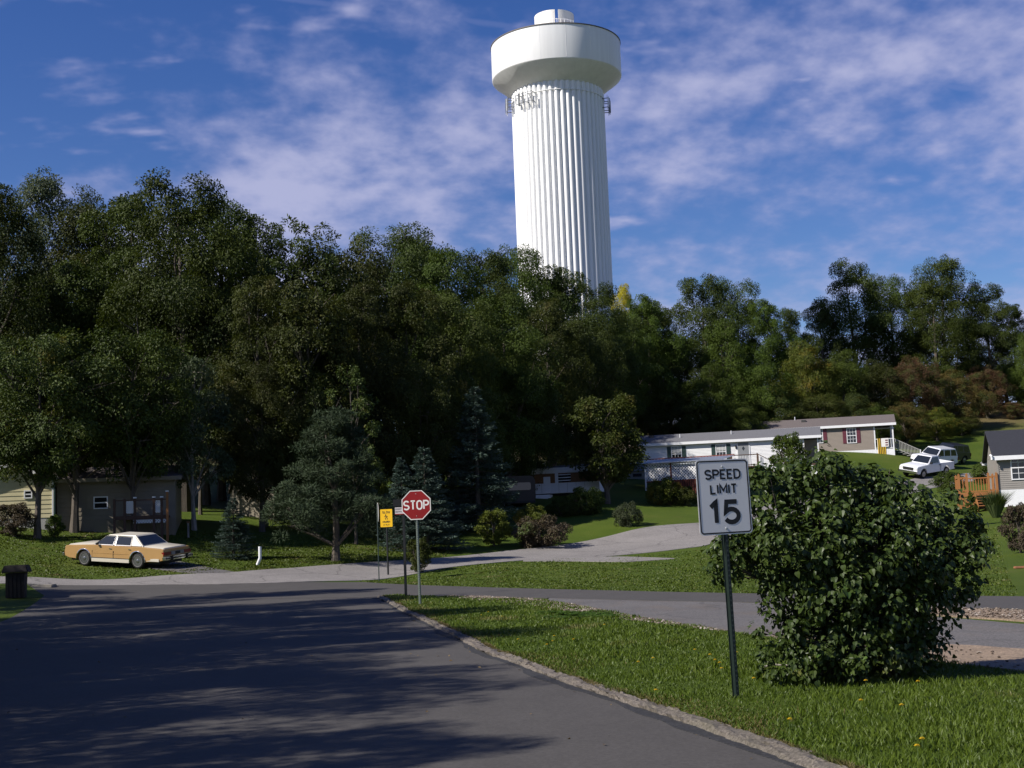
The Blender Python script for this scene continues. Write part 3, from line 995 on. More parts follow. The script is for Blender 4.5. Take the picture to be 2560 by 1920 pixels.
shrub(2205, 1085, 1195, 75, 'small', 'purple', 'leggy brownish flower shrub on the lawn beside the beige house', 1.0)
shrub(30, 1085, 1160, 90, 'small', 'purple', 'reddish flower shrub against the lit cream siding', 1.0)
shrub(118, 1110, 1160, 40, 'small', 'green', 'small leafy shrub at the cream house corner', 2.0)
shrub(1480, 1050, 1092, 60, 'mound', 'brown', 'dull shrub at the foot of the red porch skirt', 4.2)


# --- conifers
def spruce_mesh(name, seed, H=8.0, R=2.4, whorls=26, arms=10, per=95):
    rng = np.random.default_rng(seed)
    P, N, D, S, T = [], [], [], [], []
    tr = MB()
    tr.tube([(0, 0, -0.3), (0, 0, H * 0.5), (0, 0, H * 0.99)], [0.17, 0.09, 0.012], 7)
    for w in range(whorls):
        t = (w + 0.3) / whorls
        z = 0.25 + (H - 0.35) * t
        for k in range(arms):
            a = rng.uniform(0, 6.283)
            L = (R * (1 - t) ** 0.85 + 0.12) * rng.uniform(0.72, 1.12)
            dr = np.array([math.cos(a), math.sin(a), 0])
            sd = np.array([-math.sin(a), math.cos(a), 0])
            m = int(per * (0.25 + L / R))
            s = rng.uniform(0.12, 1, m) ** 0.8
            lat = rng.uniform(-1, 1, m) * 0.30 * L * (1.05 - s) ** 0.7
            zz = z - 0.16 * L * s + 0.22 * L * np.maximum(s - 0.6, 0) + rng.normal(0, 0.045, m) - np.abs(lat) * 0.15 + rng.uniform(-.12, .12)
            p = dr * (s * L)[:, None] + sd * lat[:, None]
            p[:, 2] = zz
            P.append(p)
            N.append(unit(rng.normal(0, 0.45, (m, 3)) + np.array([0, 0, 1.0])))
            D.append(unit(dr[None] * 0.9 + sd * (np.sign(lat) * 0.7)[:, None] + rng.normal(0, 0.35, (m, 3)) + np.array([0, 0, 0.25])))
            S.append(rng.uniform(0.13, 0.26, m))
            T.append(np.clip(s * 0.75 + rng.normal(0.05, 0.18, m), 0, 1))
            tr.tube([(0, 0, z), tuple(dr * L * 0.8 + np.array([0, 0, z - 0.11 * L]))], [0.025, 0.006], 4, cap=False)
    P, N, D, S, T = map(np.concatenate, (P, N, D, S, T))
    V, Fq = leaves(P, N, D, S, 0.28, rng, 0.4)
    return raw_mesh(name, V, Fq, np.repeat(T, 4)), tr.mesh(name + '_trunk')


for kk, sd in (('spruce_a', 31), ('spruce_b', 32)):
    me, tr = spruce_mesh(kk, sd)
    TREES[kk] = (me, tr, 7.95, 2.25)
variant('pine', 33, lobes=44, subs=10, per=210, shape='cone', R=3.3, H=8.4, H0=1.2, leaf=0.24, lw=0.15, lobe_r=(0.22, 0.36), sub_r=(0.3, 0.5), droop=-0.4, r0=0.17, n_l=14)
shrub(505, 1072, 1207, 105, 'spruce_a', 'spruce', 'small blue spruce beside the parked gold sedan', 0.3, 'spruce_tree', cat='tree')
shrub(922, 962, 1190, 165, 'spruce_b', 'spruce', 'blue spruce with a pointed top rising behind the red stop sign', 1.3, 'spruce_tree', cat='tree')
shrub(872, 985, 1187, 120, 'spruce_a', 'spruce', 'slim spruce tucked between the big pine and the pointed blue spruce', 2.3, 'spruce_tree', cat='tree')
shrub(1035, 832, 1140, 190, 'spruce_b', 'spruce', 'tallest blue spruce standing against the dark wood', 3.3, 'spruce_tree', cat='tree', Y=63)
shrub(724, 882, 1212, 265, 'pine', 'pine', 'broad blue-grey pine with a bare trunk foot beside the road', 0.9, 'pine_tree', cat='tree')
shrub(395, 1175, 1205, 30, 'mound', 'oak', 'low dark shrub behind the gold sedan', 0.9)

# ------------------------------------------------------------------ water tower
TY = 115.0 * ZS
M_TOWER = smat('white_tower_paint', (0.80, 0.80, 0.79), 0.45, 0.07, 1.6, spec=0.4, stretch=(1, 1, 0.06))
M_TOWER_RUST = smat('stained_tower_paint', (0.74, 0.72, 0.68), 0.5, 0.12, 1.2, dirt=(0.34, 0.25, 0.18), stretch=(1, 1, 0.3))
M_RIM = smat('rim_dark', (0.12, 0.11, 0.11), 0.6)
M_ANT = smat('antenna_grey', (0.16, 0.17, 0.18), 0.5)
M_ANT_W = smat('antenna_white', (0.62, 0.63, 0.64), 0.5)
ax = atY(1392 / K, 200 / K, TY)[0]
tg = gz(ax, TY)
tower = thing('water_tower', 'tall white fluted water tower rising above the wooded hill', 'water tower', (ax, TY, tg))


def tz(y, x=1393):
    return float(atY(x / K, y / K, TY)[2]) - tg


z_stem, z_drum0, z_drum1, z_cap1 = tz(240), tz(200), tz(118), tz(42)
RS, RB, RC = 5.03, 7.38, 2.28
stem = MB().lathe([(RS + 0.5, -0.6), (RS + 0.5, 0.6), (RS, 1.4), (RS, z_stem + 0.6)], 96).build('stem', M_TOWER, tower, True)
NR = 50
rib_prof = [(-0.27, -0.02), (-0.225, 0.14), (-0.14, 0.25), (0.0, 0.29), (0.14, 0.25), (0.225, 0.14), (0.27, -0.02)]
rv, rf = [], []
zl = [1.2, z_stem - 0.25, z_stem + 0.05, z_stem + 0.28]
sc = [1, 1, 0.85, 0.2]
for j, z in enumerate(zl):
    for (a, b) in rib_prof:
        rv.append((RS - 0.03 + max(b, -0.02) * sc[j], a * (0.6 + 0.4 * sc[j]), z))
m_ = len(rib_prof)
for j in range(len(zl) - 1):
    for k in range(m_ - 1):
        rf.append((j * m_ + k, j * m_ + k + 1, (j + 1) * m_ + k + 1, (j + 1) * m_ + k))
rf.append(tuple(range((len(zl) - 1) * m_, len(zl) * m_)))
rib_me = MB().add(rv, rf).mesh('rib', True, angle=60)
for k in range(NR):
    o = put('rib', rib_me, M_TOWER, stem)
    o.rotation_euler = (0, 0, 2 * math.pi * k / NR)
MB().lathe([(RS + 0.22, z_stem - 0.95), (RS + 0.30, z_stem - 0.95), (RS + 0.30, z_stem - 0.88), (RS + 0.22, z_stem - 0.88)], 96, cap=False).build('band', M_TOWER, stem)
bowl = MB().lathe([(RS - 0.1, z_stem + 0.15), (RS + 0.15, z_stem + 0.15), (RS + 0.35, z_stem + 0.3), (RB - 0.08, z_drum0 - 0.12), (RB, z_drum0)], 128, cap=False).build('tank_cone', M_TOWER, tower, True, angle=30)
drum = MB().lathe([(RB, z_drum0), (RB + 0.02, z_drum0 + 0.06), (RB + 0.02, z_drum1), (RB - 0.15, z_drum1 + 0.02), (0.2, z_drum1 + 0.75)], 128, cap=True).build('tank_drum', M_TOWER, tower, True, angle=30)
for k in range(16):
    a = 2 * math.pi * (k + 0.3) / 16
    o = MB().box(RB + 0.015, RB + 0.032, -0.02, 0.02, z_drum0 + 0.1, z_drum1 - 0.05).build('plate_seam', M_TOWER, drum)
    o.rotation_euler = (0, 0, a)
MB().lathe([(RB + 0.03, z_drum1 - 0.04), (RB + 0.09, z_drum1 - 0.04), (RB + 0.09, z_drum1 + 0.07), (RB + 0.03, z_drum1 + 0.07)], 128, cap=False).build('rim', M_RIM, drum)
# open ring on top with a notch, walkway rail in front of it
ring = MB()
za, zb = z_drum1 + 0.35, z_cap1
seg = 72
notch = (rad(-84), rad(-76))
for k in range(seg):
    a0, a1 = -math.pi / 2 + 2 * math.pi * k / seg, -math.pi / 2 + 2 * math.pi * (k + 1) / seg
    mid = math.degrees((a0 + a1) / 2)
    zt = zb if not (-88 < mid < -78) else za + (zb - za) * 0.42
    if 86 < mid < 104:
        zt = za + (zb - za) * 0.30
    pts = [(r * math.cos(a), r * math.sin(a)) for r, a in ((RC, a0), (RC, a1), (RC - 0.08, a1), (RC - 0.08, a0))]
    ring.hexa([(x, y, za) for x, y in pts], [(x, y, zt) for x, y in pts])
cap = ring.build('vent_ring', M_TOWER_RUST, tower)
rail = MB()
for k in range(7):
    a = rad(-95 + k * 9)
    x, y = (RC + 0.5) * math.cos(a), (RC + 0.5) * math.sin(a)
    rail.tube([(x, y, za - 0.1), (x, y, za + (zb - za) * 0.62)], 0.035, 6)
for f_ in (0.34, 0.60):
    rail.tube([((RC + 0.5) * math.cos(rad(-95 + k * 9)), (RC + 0.5) * math.sin(rad(-95 + k * 9)), za + (zb - za) * f_) for k in range(7)], 0.035, 6)
rail.build('rail', M_TOWER, cap)


def antenna(az, zc, seed):
    """pipe frame on stand-off arms with upright panels"""
    rng = random.Random(seed)
    fr = MB()
    Rr = RS + 0.80
    da = [-15, -9, -3, 3, 9]
    pos = [(Rr * math.cos(rad(az + d)), Rr * math.sin(rad(az + d))) for d in da]
    for dz in (-0.55, 0.5):
        fr.tube([(x, y, zc + dz) for x, y in pos], 0.026, 6)
    for d in (-13, 0, 8):
        for dz in (-0.55, 0.5):
            fr.tube([((RS - 0.1) * math.cos(rad(az + d)), (RS - 0.1) * math.sin(rad(az + d)), zc + dz),
                     ((Rr + 0.02) * math.cos(rad(az + d)), (Rr + 0.02) * math.sin(rad(az + d)), zc + dz)], 0.045, 6)
    f = fr.build('antenna_frame', M_ANT, tower)
    for i, (x, y) in enumerate(pos):
        pn = MB()
        a = rad(az + da[i])
        c, s = math.cos(a), math.sin(a)
        w, t, h = 0.085, 0.06, rng.uniform(0.5, 0.8)
        ox = 0.12
        q = [(x + c * (ox + dt) - s * dw, y + s * (ox + dt) + c * dw) for dt, dw in ((0, -w), (0, w), (t, w), (t, -w))]
        dz = rng.uniform(-0.25, 0.1)
        pn.hexa([(u, v, zc - h + dz) for u, v in q], [(u, v, zc + h + dz) for u, v in q])
        pn.tube([(x, y, zc - 0.9), (x, y, zc + 0.8)], 0.025, 6)
        pn.build('antenna_panel', M_ANT_W if i in (0, 3) else M_ANT, f)


antenna(-90 - 40, tz(270), 1)
antenna(-90 - 82, tz(262), 2)
antenna(-4, tz(272), 3)

# ------------------------------------------------------------------ lettering
def arc(cx, cy, rx, ry, a0, a1, n=14):
    return [(cx + rx * math.cos(rad(a0 + (a1 - a0) * i / n)), cy + ry * math.sin(rad(a0 + (a1 - a0) * i / n))) for i in range(n + 1)]


def glyph(ch):
    G = {
        'S': (0.62, [arc(.5, .74, .5, .26, 25, 270) + arc(.5, .24, .5, .24, 90, -155)]),
        'T': (0.55, [[(0, 1), (1, 1)], [(.5, 1), (.5, 0)]]),
        'O': (0.62, [arc(.5, .68, .5, .32, 0, 180) + arc(.5, .32, .5, .32, 180, 360) + [(1, .68)]]),
        'P': (0.60, [[(0, 0), (0, 1), (.5, 1)] + arc(.5, .74, .5, .26, 90, -90) + [(0, .48)]]),
        'E': (0.52, [[(1, 1), (0, 1), (0, 0), (1, 0)], [(0, .51), (.82, .51)]]),
        'D': (0.62, [[(0, .5), (0, 1), (.42, 1)] + arc(.42, .62, .58, .38, 90, 0) + arc(.42, .38, .58, .38, 0, -90) + [(0, 0), (0, .5)]]),
        'L': (0.50, [[(0, 1), (0, 0), (1, 0)]]),
        'I': (0.0, [[(0, 1), (0, 0)]]),
        'M': (0.72, [[(0, 0), (0, 1), (.5, .3), (1, 1), (1, 0)]]),
        'W': (0.85, [[(0, 1), (.25, 0), (.5, .9), (.75, 0), (1, 1)]]),
        'C': (0.62, [arc(.5, .68, .5, .32, 15, 180) + arc(.5, .32, .5, .32, 180, 345)]),
        'H': (0.60, [[(0, 0), (0, 1)], [(1, 0), (1, 1)], [(0, .51), (1, .51)]]),
        'R': (0.60, [[(0, 0), (0, 1), (.5, 1)] + arc(.5, .74, .5, .26, 90, -90) + [(0, .48)], [(.45, .48), (1, 0)]]),
        'N': (0.62, [[(0, 0), (0, 1), (1, 0), (1, 1)]]),
        'A': (0.66, [[(0, 0), (.5, 1), (1, 0)], [(.2, .33), (.8, .33)]]),
        'Y': (0.66, [[(0, 1), (.5, .48), (1, 1)], [(.5, .48), (.5, 0)]]),
        '1': (0.34, [[(0, .76), (.62, .97), (.75, 1), (.75, 0)]]),
        '5': (0.66, [[(.92, 1), (.14, 1), (.06, .52)] + arc(.48, .32, .52, .32, 132, -150)]),
        ' ': (0.3, []),
    }
    return G[ch]


def ribbon(mb, pl, w, y, t=0.002):
    """flat stroke of width w in the xz plane, standing a little proud at depth y"""
    P = [Vector((p[0], p[1])) for p in pl]
    P = [p for i, p in enumerate(P) if i == 0 or (p - P[i - 1]).length > 1e-6]
    closed = (P[0] - P[-1]).length < 1e-5
    L, R = [], []
    n = len(P)
    for i in range(n):
        a = P[i] - P[i - 1] if i > 0 else (P[-1] - P[-2] if closed else P[1] - P[0])
        b = P[i + 1] - P[i] if i < n - 1 else (P[1] - P[0] if closed else P[-1] - P[-2])
        a.normalize()
        b.normalize()
        nrm = Vector((-a.y - b.y, a.x + b.x))
        if nrm.length < 1e-6:
            nrm = Vector((-a.y, a.x))
        nrm.normalize()
        cs = max(0.42, nrm.dot(Vector((-a.y, a.x))))
        o = nrm * (w / 2 / cs)
        L.append(P[i] + o)
        R.append(P[i] - o)
    vs = [(p.x, y, p.y) for p in L] + [(p.x, y, p.y) for p in R]
    fs = [(i, i + 1, n + i + 1, n + i) for i in range(n - 1)]
    mb.add(vs, fs)


def text(mb, s, cx, z0, h, stroke, y, gap=0.28, wide=1.0):
    ws = [glyph(c)[0] * h * wide for c in s]
    g = gap * h
    tot = sum(ws) + g * (len(s) - 1) + stroke * 0
    x = cx - tot / 2
    for c, w in zip(s, ws):
        for st in glyph(c)[1]:
            ribbon(mb, [(x + u * w, z0 + stroke / 2 + v * (h - stroke)) for u, v in st], stroke, y)
        x += w + g


def rrect(w, h, r, cx=0, cz=0, n=5):
    o = []
    for (sx, sz, a) in ((1, 1, 0), (-1, 1, 90), (-1, -1, 180), (1, -1, 270)):
        o += [(cx + sx * (w / 2 - r) + r * math.cos(rad(a + 90 * i / n)), cz + sz * (h / 2 - r) + r * math.sin(rad(a + 90 * i / n))) for i in range(n + 1)]
    return o


def outline(mb, poly, w, y):
    ribbon(mb, poly + [poly[0]], w, y)


M_SIGN_WHITE = smat('sign_white', (0.76, 0.74, 0.70), 0.4, 0.05, 3, spec=0.3)
M_SIGN_BLACK = smat('sign_black', (0.012, 0.012, 0.013), 0.45, 0.1)
M_SIGN_RED = smat('sign_red', (0.25, 0.013, 0.013), 0.4, 0.06, 3)
M_SIGN_YEL = smat('sign_yellow', (0.72, 0.42, 0.008), 0.45, 0.06, 3)
M_SIGN_BACK = smat('sign_back', (0.45, 0.47, 0.46), 0.45, 0.1, metal=0.3)


def dotted_post_mat(name, col, holecol, rust=None):
    m, nt, out = new_mat(name)
    b = nn(nt, 'ShaderNodeBsdfPrincipled')
    t = nn(nt, 'ShaderNodeTexCoord')
    sp = nn(nt, 'ShaderNodeSeparateXYZ')
    nt.links.new(t.outputs['Object'], sp.inputs[0])
    fz = mth(nt, 'ABSOLUTE', mth(nt, 'SUBTRACT', mth(nt, 'FRACT', mth(nt, 'MULTIPLY', sp.outputs[2], 20.0)), 0.5))
    zx = mth(nt, 'MULTIPLY', mth(nt, 'ABSOLUTE', sp.outputs[0]), 20.0)
    d = mth(nt, 'SQRT', mth(nt, 'ADD', mth(nt, 'POWER', fz, 2), mth(nt, 'POWER', zx, 2)))
    mask = mth(nt, 'LESS_THAN', d, 0.2)
    c = ramp(nt, noise(nt, 12, 4, 0.6), [(0.3, tuple(v * 0.75 for v in col)), (0.7, col)])
    if rust:
        c = mixc(nt, ramp(nt, noise(nt, 7, 5, 0.7), [(0.55, (0, 0, 0)), (0.7, (0.8, 0.8, 0.8))]), c, rust)
    nt.links.new(mixc(nt, mask, c, holecol), b.inputs['Base Color'])
    b.inputs['Roughness'].default_value = 0.5
    b.inputs['Metallic'].default_value = 0.2
    nt.links.new(b.outputs[0], out.inputs[0])
    return m


M_POST_GREEN = dotted_post_mat('green_channel_post', (0.010, 0.021, 0.017), (0.05, 0.06, 0.055))
M_POST_GALV = dotted_post_mat('galvanised_channel_post', (0.20, 0.24, 0.21), (0.02, 0.02, 0.02))
M_POST_RUST = dotted_post_mat('rusted_channel_post', (0.15, 0.19, 0.15), (0.03, 0.03, 0.03), (0.10, 0.05, 0.025))
M_POST_BLACK = smat('black_post', (0.014, 0.016, 0.017), 0.5, 0.2)


def channel_post(parent, z1, mat, w=0.076, d=0.04, z0=-0.3):
    """U-channel post: web in front, two returned flanges"""
    a = w / 2
    pr = [(-a, 0.0), (-a, 0.004), (-a * 0.62, 0.004), (-a * 0.42, d), (a * 0.42, d), (a * 0.62, 0.004), (a, 0.004), (a, 0.0), (a * 0.55, 0.0), (a * 0.36, d - 0.004), (-a * 0.36, d - 0.004), (-a * 0.55, 0.0)]
    pr = [(x, d - y) for x, y in pr]
    return MB().prism(pr, z0, z1, 'z').build('post', mat, parent)


def bolts(parent, xs, y, r=0.011):
    for (x, z) in xs:
        b = MB().lathe([(r, y), (r, y - 0.006), (r * 0.4, y - 0.009)], 10, 'y', (x, 0, z))
        b.build('bolt', M_SIGN_BACK, parent, True)


# speed limit sign
sp_ = hit(1595, 1520)
PXM = F_PX / sp_[1]
S = thing('speed_limit_sign', 'white speed limit 15 sign on a dark green channel post', 'sign', (sp_[0], sp_[1], gz(sp_[0], sp_[1]) + 0.045), rad(21))
S.rotation_euler = (0, rad(-1.0), rad(21))
zt = 2.40
channel_post(S, 2.36, M_POST_GREEN, 0.078)
sw, sh = 0.61, 0.762
plate = MB().prism(rrect(sw, sh, 0.04, 0, zt - sh / 2), -0.006, -0.003, 'y').build('sign_plate', M_SIGN_WHITE, S)
mb = MB()
outline(mb, rrect(sw - 0.035, sh - 0.035, 0.03, 0, zt - sh / 2), 0.014, -0.0075)
mb.build('border', M_SIGN_BLACK, plate)
mb = MB()
text(mb, 'SPEED', 0, zt - 0.205, 0.105, 0.0195, -0.0075, 0.23, 1.0)
text(mb, 'LIMIT', 0, zt - 0.355, 0.105, 0.0195, -0.0075, 0.26, 1.0)
mb.build('lettering', M_SIGN_BLACK, plate)
mb = MB()
text(mb, '15', -0.005, zt - 0.665, 0.255, 0.048, -0.0075, 0.32, 0.92)
mb.build('numerals', M_SIGN_BLACK, plate)
bolts(plate, [(0, zt - 0.075), (0, zt - 0.70)], -0.006)


def octagon(w, cz):
    r = w / 2 / math.cos(rad(22.5))
    return [(r * math.cos(rad(22.5 + 45 * i)), cz + r * math.sin(rad(22.5 + 45 * i))) for i in range(8)]


def stop_sign(loc, rz, top, label, post_mat, w=0.762):
    s = thing('stop_sign', label, 'sign', loc, rz)
    cz = top - w / 2
    channel_post(s, top - 0.05, post_mat, 0.07)
    pl = MB().prism(octagon(w, cz), -0.006, -0.003, 'y').build('sign_plate', M_SIGN_RED, s)
    MB().prism(octagon(w - 0.004, cz), -0.0028, -0.0016, 'y').build('plate_back', M_SIGN_BACK, pl)
    m = MB()
    outline(m, octagon(w - 0.022, cz), 0.022, -0.0075)
    m.build('border', M_SIGN_WHITE, pl)
    m = MB()
    text(m, 'STOP', 0, cz - 0.13, 0.26, 0.04, -0.0075, 0.21, 0.80)
    m.build('lettering', M_SIGN_WHITE, pl)
    bolts(pl, [(0, cz + 0.30), (0, cz - 0.29)], -0.006)
    return s


p = hit(1050 / K, 1516 / K)
b0 = gz(p[0], p[1]) + 0.04
topz = atY(1046 / K, 1226 / K, p[1])[2] - b0
s = stop_sign((p[0], p[1], b0), rad(-3), topz, 'red stop sign facing the approach road on a galvanised post', M_POST_GALV, 72.5 / F_PX * p[1])
s.rotation_euler = (0, rad(-0.4), rad(-3))
p = hit(820, 1257)
b0 = gz(p[0], p[1])
topz = atY(945 / K, 1257 / K, p[1])[2] - b0
stop_sign((p[0], p[1], b0), rad(101), topz, 'stop sign seen edge-on at the tip of the far lawn', M_POST_RUST, 0.80)

# yellow warning sign
p = hit(838, 1243)
b0 = gz(p[0], p[1])
ys = thing('warning_sign', 'yellow slow children at play sign on a black post', 'sign', (p[0], p[1], b0), rad(-14))
q = F_PX / p[1]
top = atY(968 / K, 1273 / K, p[1])[2] - b0
wy, hy = 31.5 / q, 44.0 / q
channel_post(ys, top - 0.05, M_POST_BLACK, 0.085)
pl = MB().prism(rrect(wy, hy, 0.03, 0, top - hy / 2), -0.006, -0.003, 'y').build('sign_plate', M_SIGN_YEL, ys)
m = MB()
u = hy / 0.78
text(m, 'SLOW', 0, top - 0.19 * u, 0.11 * u, 0.024 * u, -0.0075, 0.3, 0.85)
text(m, 'CHILDREN', 0, top - 0.595 * u, 0.082 * u, 0.017 * u, -0.0075, 0.22, 0.62)
text(m, 'AT PLAY', 0, top - 0.72 * u, 0.065 * u, 0.014 * u, -0.0075, 0.25, 0.7)
m.build('lettering', M_SIGN_BLACK, pl)
m = MB()      # running figure
cz = top - 0.36 * u
m.prism([(0.028 * math.cos(rad(a)) * u - 0.03 * u, cz + 0.105 * u + 0.028 * u * math.sin(rad(a))) for a in range(0, 360, 36)], -0.0080, -0.0070, 'y')
for st in ([(-0.03, 0.08), (0.01, 0.0)], [(0.01, 0.0), (0.05, -0.05), (0.04, -0.10)], [(0.01, 0.0), (-0.05, -0.03), (-0.03, -0.10)], [(-0.025, 0.06), (-0.075, 0.03), (-0.1, 0.05)], [(-0.025, 0.06), (0.04, 0.05), (0.06, 0.01)]):
    ribbon(m, [(x * u, cz + z * u) for x, z in st], 0.026 * u, -0.0074)
m.build('running_figure', M_SIGN_BLACK, pl)
# street name post
p = hit(877, 1290)
b0 = gz(p[0], p[1])
q = F_PX / p[1]
st_ = thing('street_name_post', 'black street name post with a dark blade above a small white plate', 'sign', (p[0], p[1], b0), rad(-4))
top = atY(1014 / K, 1248 / K, p[1])[2] - b0
MB().box(-0.038, 0.038, -0.038, 0.038, -0.3, top - 0.02).build('post', M_POST_BLACK, st_, bevel=0.006)
MB().box(-0.33, 0.20, -0.012, 0.012, top - 0.22, top).build('dark_blade', M_SIGN_BLACK, st_, bevel=0.004)
pw = MB().box(-0.26, 0.10, -0.056, -0.045, top - 0.47, top - 0.25).build('name_plate', smat('plate_white', (0.6, 0.55, 0.55), 0.5, 0.1), st_, bevel=0.003)
MB().box(-0.262, 0.102, -0.0575, -0.0555, top - 0.474, top - 0.45).build('red_edge', M_SIGN_RED, pw)
m = MB()
rr = random.Random(2)
for row in range(2):
    x = -0.24
    while x < 0.07:      # worn printing too small to read
        w = rr.uniform(0.014, 0.022)
        h_ = 0.055
        z = top - 0.335 - row * 0.085
        m.add([(x, -0.0575, z), (x + w * 0.4, -0.0575, z), (x + w * 0.4, -0.0575, z + h_), (x, -0.0575, z + h_)], [(0, 1, 2, 3)])
        m.add([(x + w * 0.4, -0.0575, z + rr.uniform(0, .03)), (x + w, -0.0575, z + rr.uniform(0, 0.03)), (x + w, -0.0575, z + h_), (x + w * .4, -0.0575, z + h_)], [(0, 1, 2, 3)])
        x += w + 0.014
m.build('worn_print', M_SIGN_BLACK, pw)

# ------------------------------------------------------------------ vehicles
M_TYRE = smat('tyre_rubber', (0.012, 0.012, 0.012), 0.8, 0.2, 20)
M_WHITEWALL = smat('whitewall', (0.20, 0.195, 0.185), 0.6, 0.15, 10)
M_CHROME = smat('chrome', (0.62, 0.62, 0.63), 0.16, 0.06, 10, metal=1.0)
M_HUB = smat('hubcap', (0.30, 0.30, 0.31), 0.3, 0.15, 10, metal=0.9)
M_GOLD = smat('gold_paint', (0.35, 0.208, 0.078), 0.32, 0.05, 3, coat=0.5)
M_CREAM = smat('cream_vinyl', (0.52, 0.48, 0.40), 0.45, 0.05, 3, coat=0.15)
M_TRUCK = smat('white_car_paint', (0.70, 0.71, 0.74), 0.3, 0.04, 3, coat=0.5)
M_NAVY = smat('navy_car_paint', (0.012, 0.014, 0.024), 0.3, 0.1, 3, coat=0.5)
M_BLACKTRIM = smat('black_trim', (0.012, 0.012, 0.012), 0.6, 0.1)
M_LAMP_RED = smat('tail_lamp', (0.16, 0.010, 0.010), 0.2, 0.1)
M_LAMP_CLEAR = smat('head_lamp', (0.6, 0.6, 0.58), 0.1, 0.05)
M_SEAT = smat('seat_cloth', (0.22, 0.15, 0.09), 0.8, 0.1)
M_GREY_TRIM = smat('grey_panel', (0.20, 0.195, 0.19), 0.45, 0.1)
GLASS = glass_mat()


def wheel(parent, x, y, R, w, side, white=True):
    o = thing('wheel', None, None, (x, y, R))
    o.parent = parent
    rp = [(R * 0.62, -w / 2), (R * 0.80, -w / 2 - 0.012), (R * 0.95, -w / 2 + 0.015), (R, -w / 2 + 0.05), (R, w / 2 - 0.05), (R * 0.95, w / 2 - 0.015), (R * 0.80, w / 2 + 0.012), (R * 0.62, w / 2)]
    MB().lathe(rp, 32, 'y').build('tyre', M_TYRE, o, True, angle=50)
    f = w / 2 * side
    if white:
        MB().lathe([(R * 0.66, f + 0.011 * side), (R * 0.69, f + 0.014 * side), (R * 0.715, f + 0.015 * side)], 32, 'y', cap=False).build('whitewall', M_WHITEWALL, o, True)
    MB().lathe([(R * 0.60, f + 0.002 * side), (R * 0.54, f - 0.03 * side), (R * 0.36, f - 0.03 * side), (R * 0.26, f + 0.0 * side), (R * 0.20, f + 0.02 * side), (R * 0.03, f + 0.028 * side)], 32, 'y').build('rim', M_HUB, o, True, angle=35)
    return o


def archpts(ax_, R, z0, zc, n=10):
    """points along a wheel opening from front to rear (x falling)"""
    a0 = math.asin(min(1, max(-1, (z0 - zc) / R)))
    return [(ax_ + R * math.cos(a), zc + R * math.sin(a)) for a in [a0 + (math.pi - 2 * a0) * i / n for i in range(n + 1)]]


def seat_on_ground(o, x, y, heading, half_base):
    """place a vehicle by heading on the terrain, pitched and rolled to it"""
    h = Vector((math.cos(heading), math.sin(heading), 0))
    l = Vector((-h.y, h.x, 0))

    def g(v):
        return Vector((v.x, v.y, gz(v.x, v.y)))
    c = Vector((x, y, 0))
    fx = (g(c + h * half_base) - g(c - h * half_base)).normalized()
    ly = (g(c + l * 0.75) - g(c - l * 0.75)).normalized()
    up = fx.cross(ly).normalized()
    ly = up.cross(fx)
    M = Matrix((fx, ly, up)).transposed().to_4x4()
    zc = sum(g(c + h * a * half_base + l * b * 0.75).z for a in (-1, 1) for b in (-1, 1)) / 4
    M.translation = (x, y, zc + 0.015)
    o.matrix_world = M


def poly_panel(parent, name, pts, mat, thick=0.012):
    """thin panel from 3D points in order, pushed out along its normal"""
    P = [Vector(p) for p in pts]
    n = (P[1] - P[0]).cross(P[2] - P[1]).normalized()
    k = len(P)
    vs = [p - n * 0.004 for p in P] + [p + n * thick for p in P]
    fs = [tuple(range(k))[::-1], tuple(range(k, 2 * k))] + [(i, (i + 1) % k, k + (i + 1) % k, k + i) for i in range(k)]
    return MB().add(vs, fs).build(name, mat, parent)


def body_shell(parent, name, prof, hw, mat, taper, bevel=0.03):
    """side outline extruded across the car, pulled in towards the ends (plan) and upwards (tumblehome)"""
    me = MB().prism(prof, -hw, hw, 'y').mesh(name, True, bevel, angle=30)
    for v in me.vertices:
        v.co.y *= taper(v.co.x, v.co.z)
    return put(name, me, mat, parent)


def cabin(parent, lo, hi, z0, z1, w0, w1, mat, name='roof', bevel=0.035):
    """tapered upper body; lo/hi = (front x, rear x) at belt and roof"""
    m = MB().hexa([(lo[1], -w0, z0), (lo[0], -w0, z0), (lo[0], w0, z0), (lo[1], w0, z0)], [(hi[1], -w1, z1), (hi[0], -w1, z1), (hi[0], w1, z1), (hi[1], w1, z1)])
    return m.build(name, mat, parent, True, bevel, 30)


def side_pt(x, z, s, z0, z1, w0, w1):
    t = (z - z0) / (z1 - z0)
    return (x, s * (w0 + (w1 - w0) * t), z)


def side_window(parent, quad, s, Z, mat=None, name='side_window'):
    pts = [side_pt(x, z, s, *Z) for x, z in quad]
    if s < 0:
        pts = pts[::-1]
    return poly_panel(parent, name, pts, mat or GLASS, 0.008)


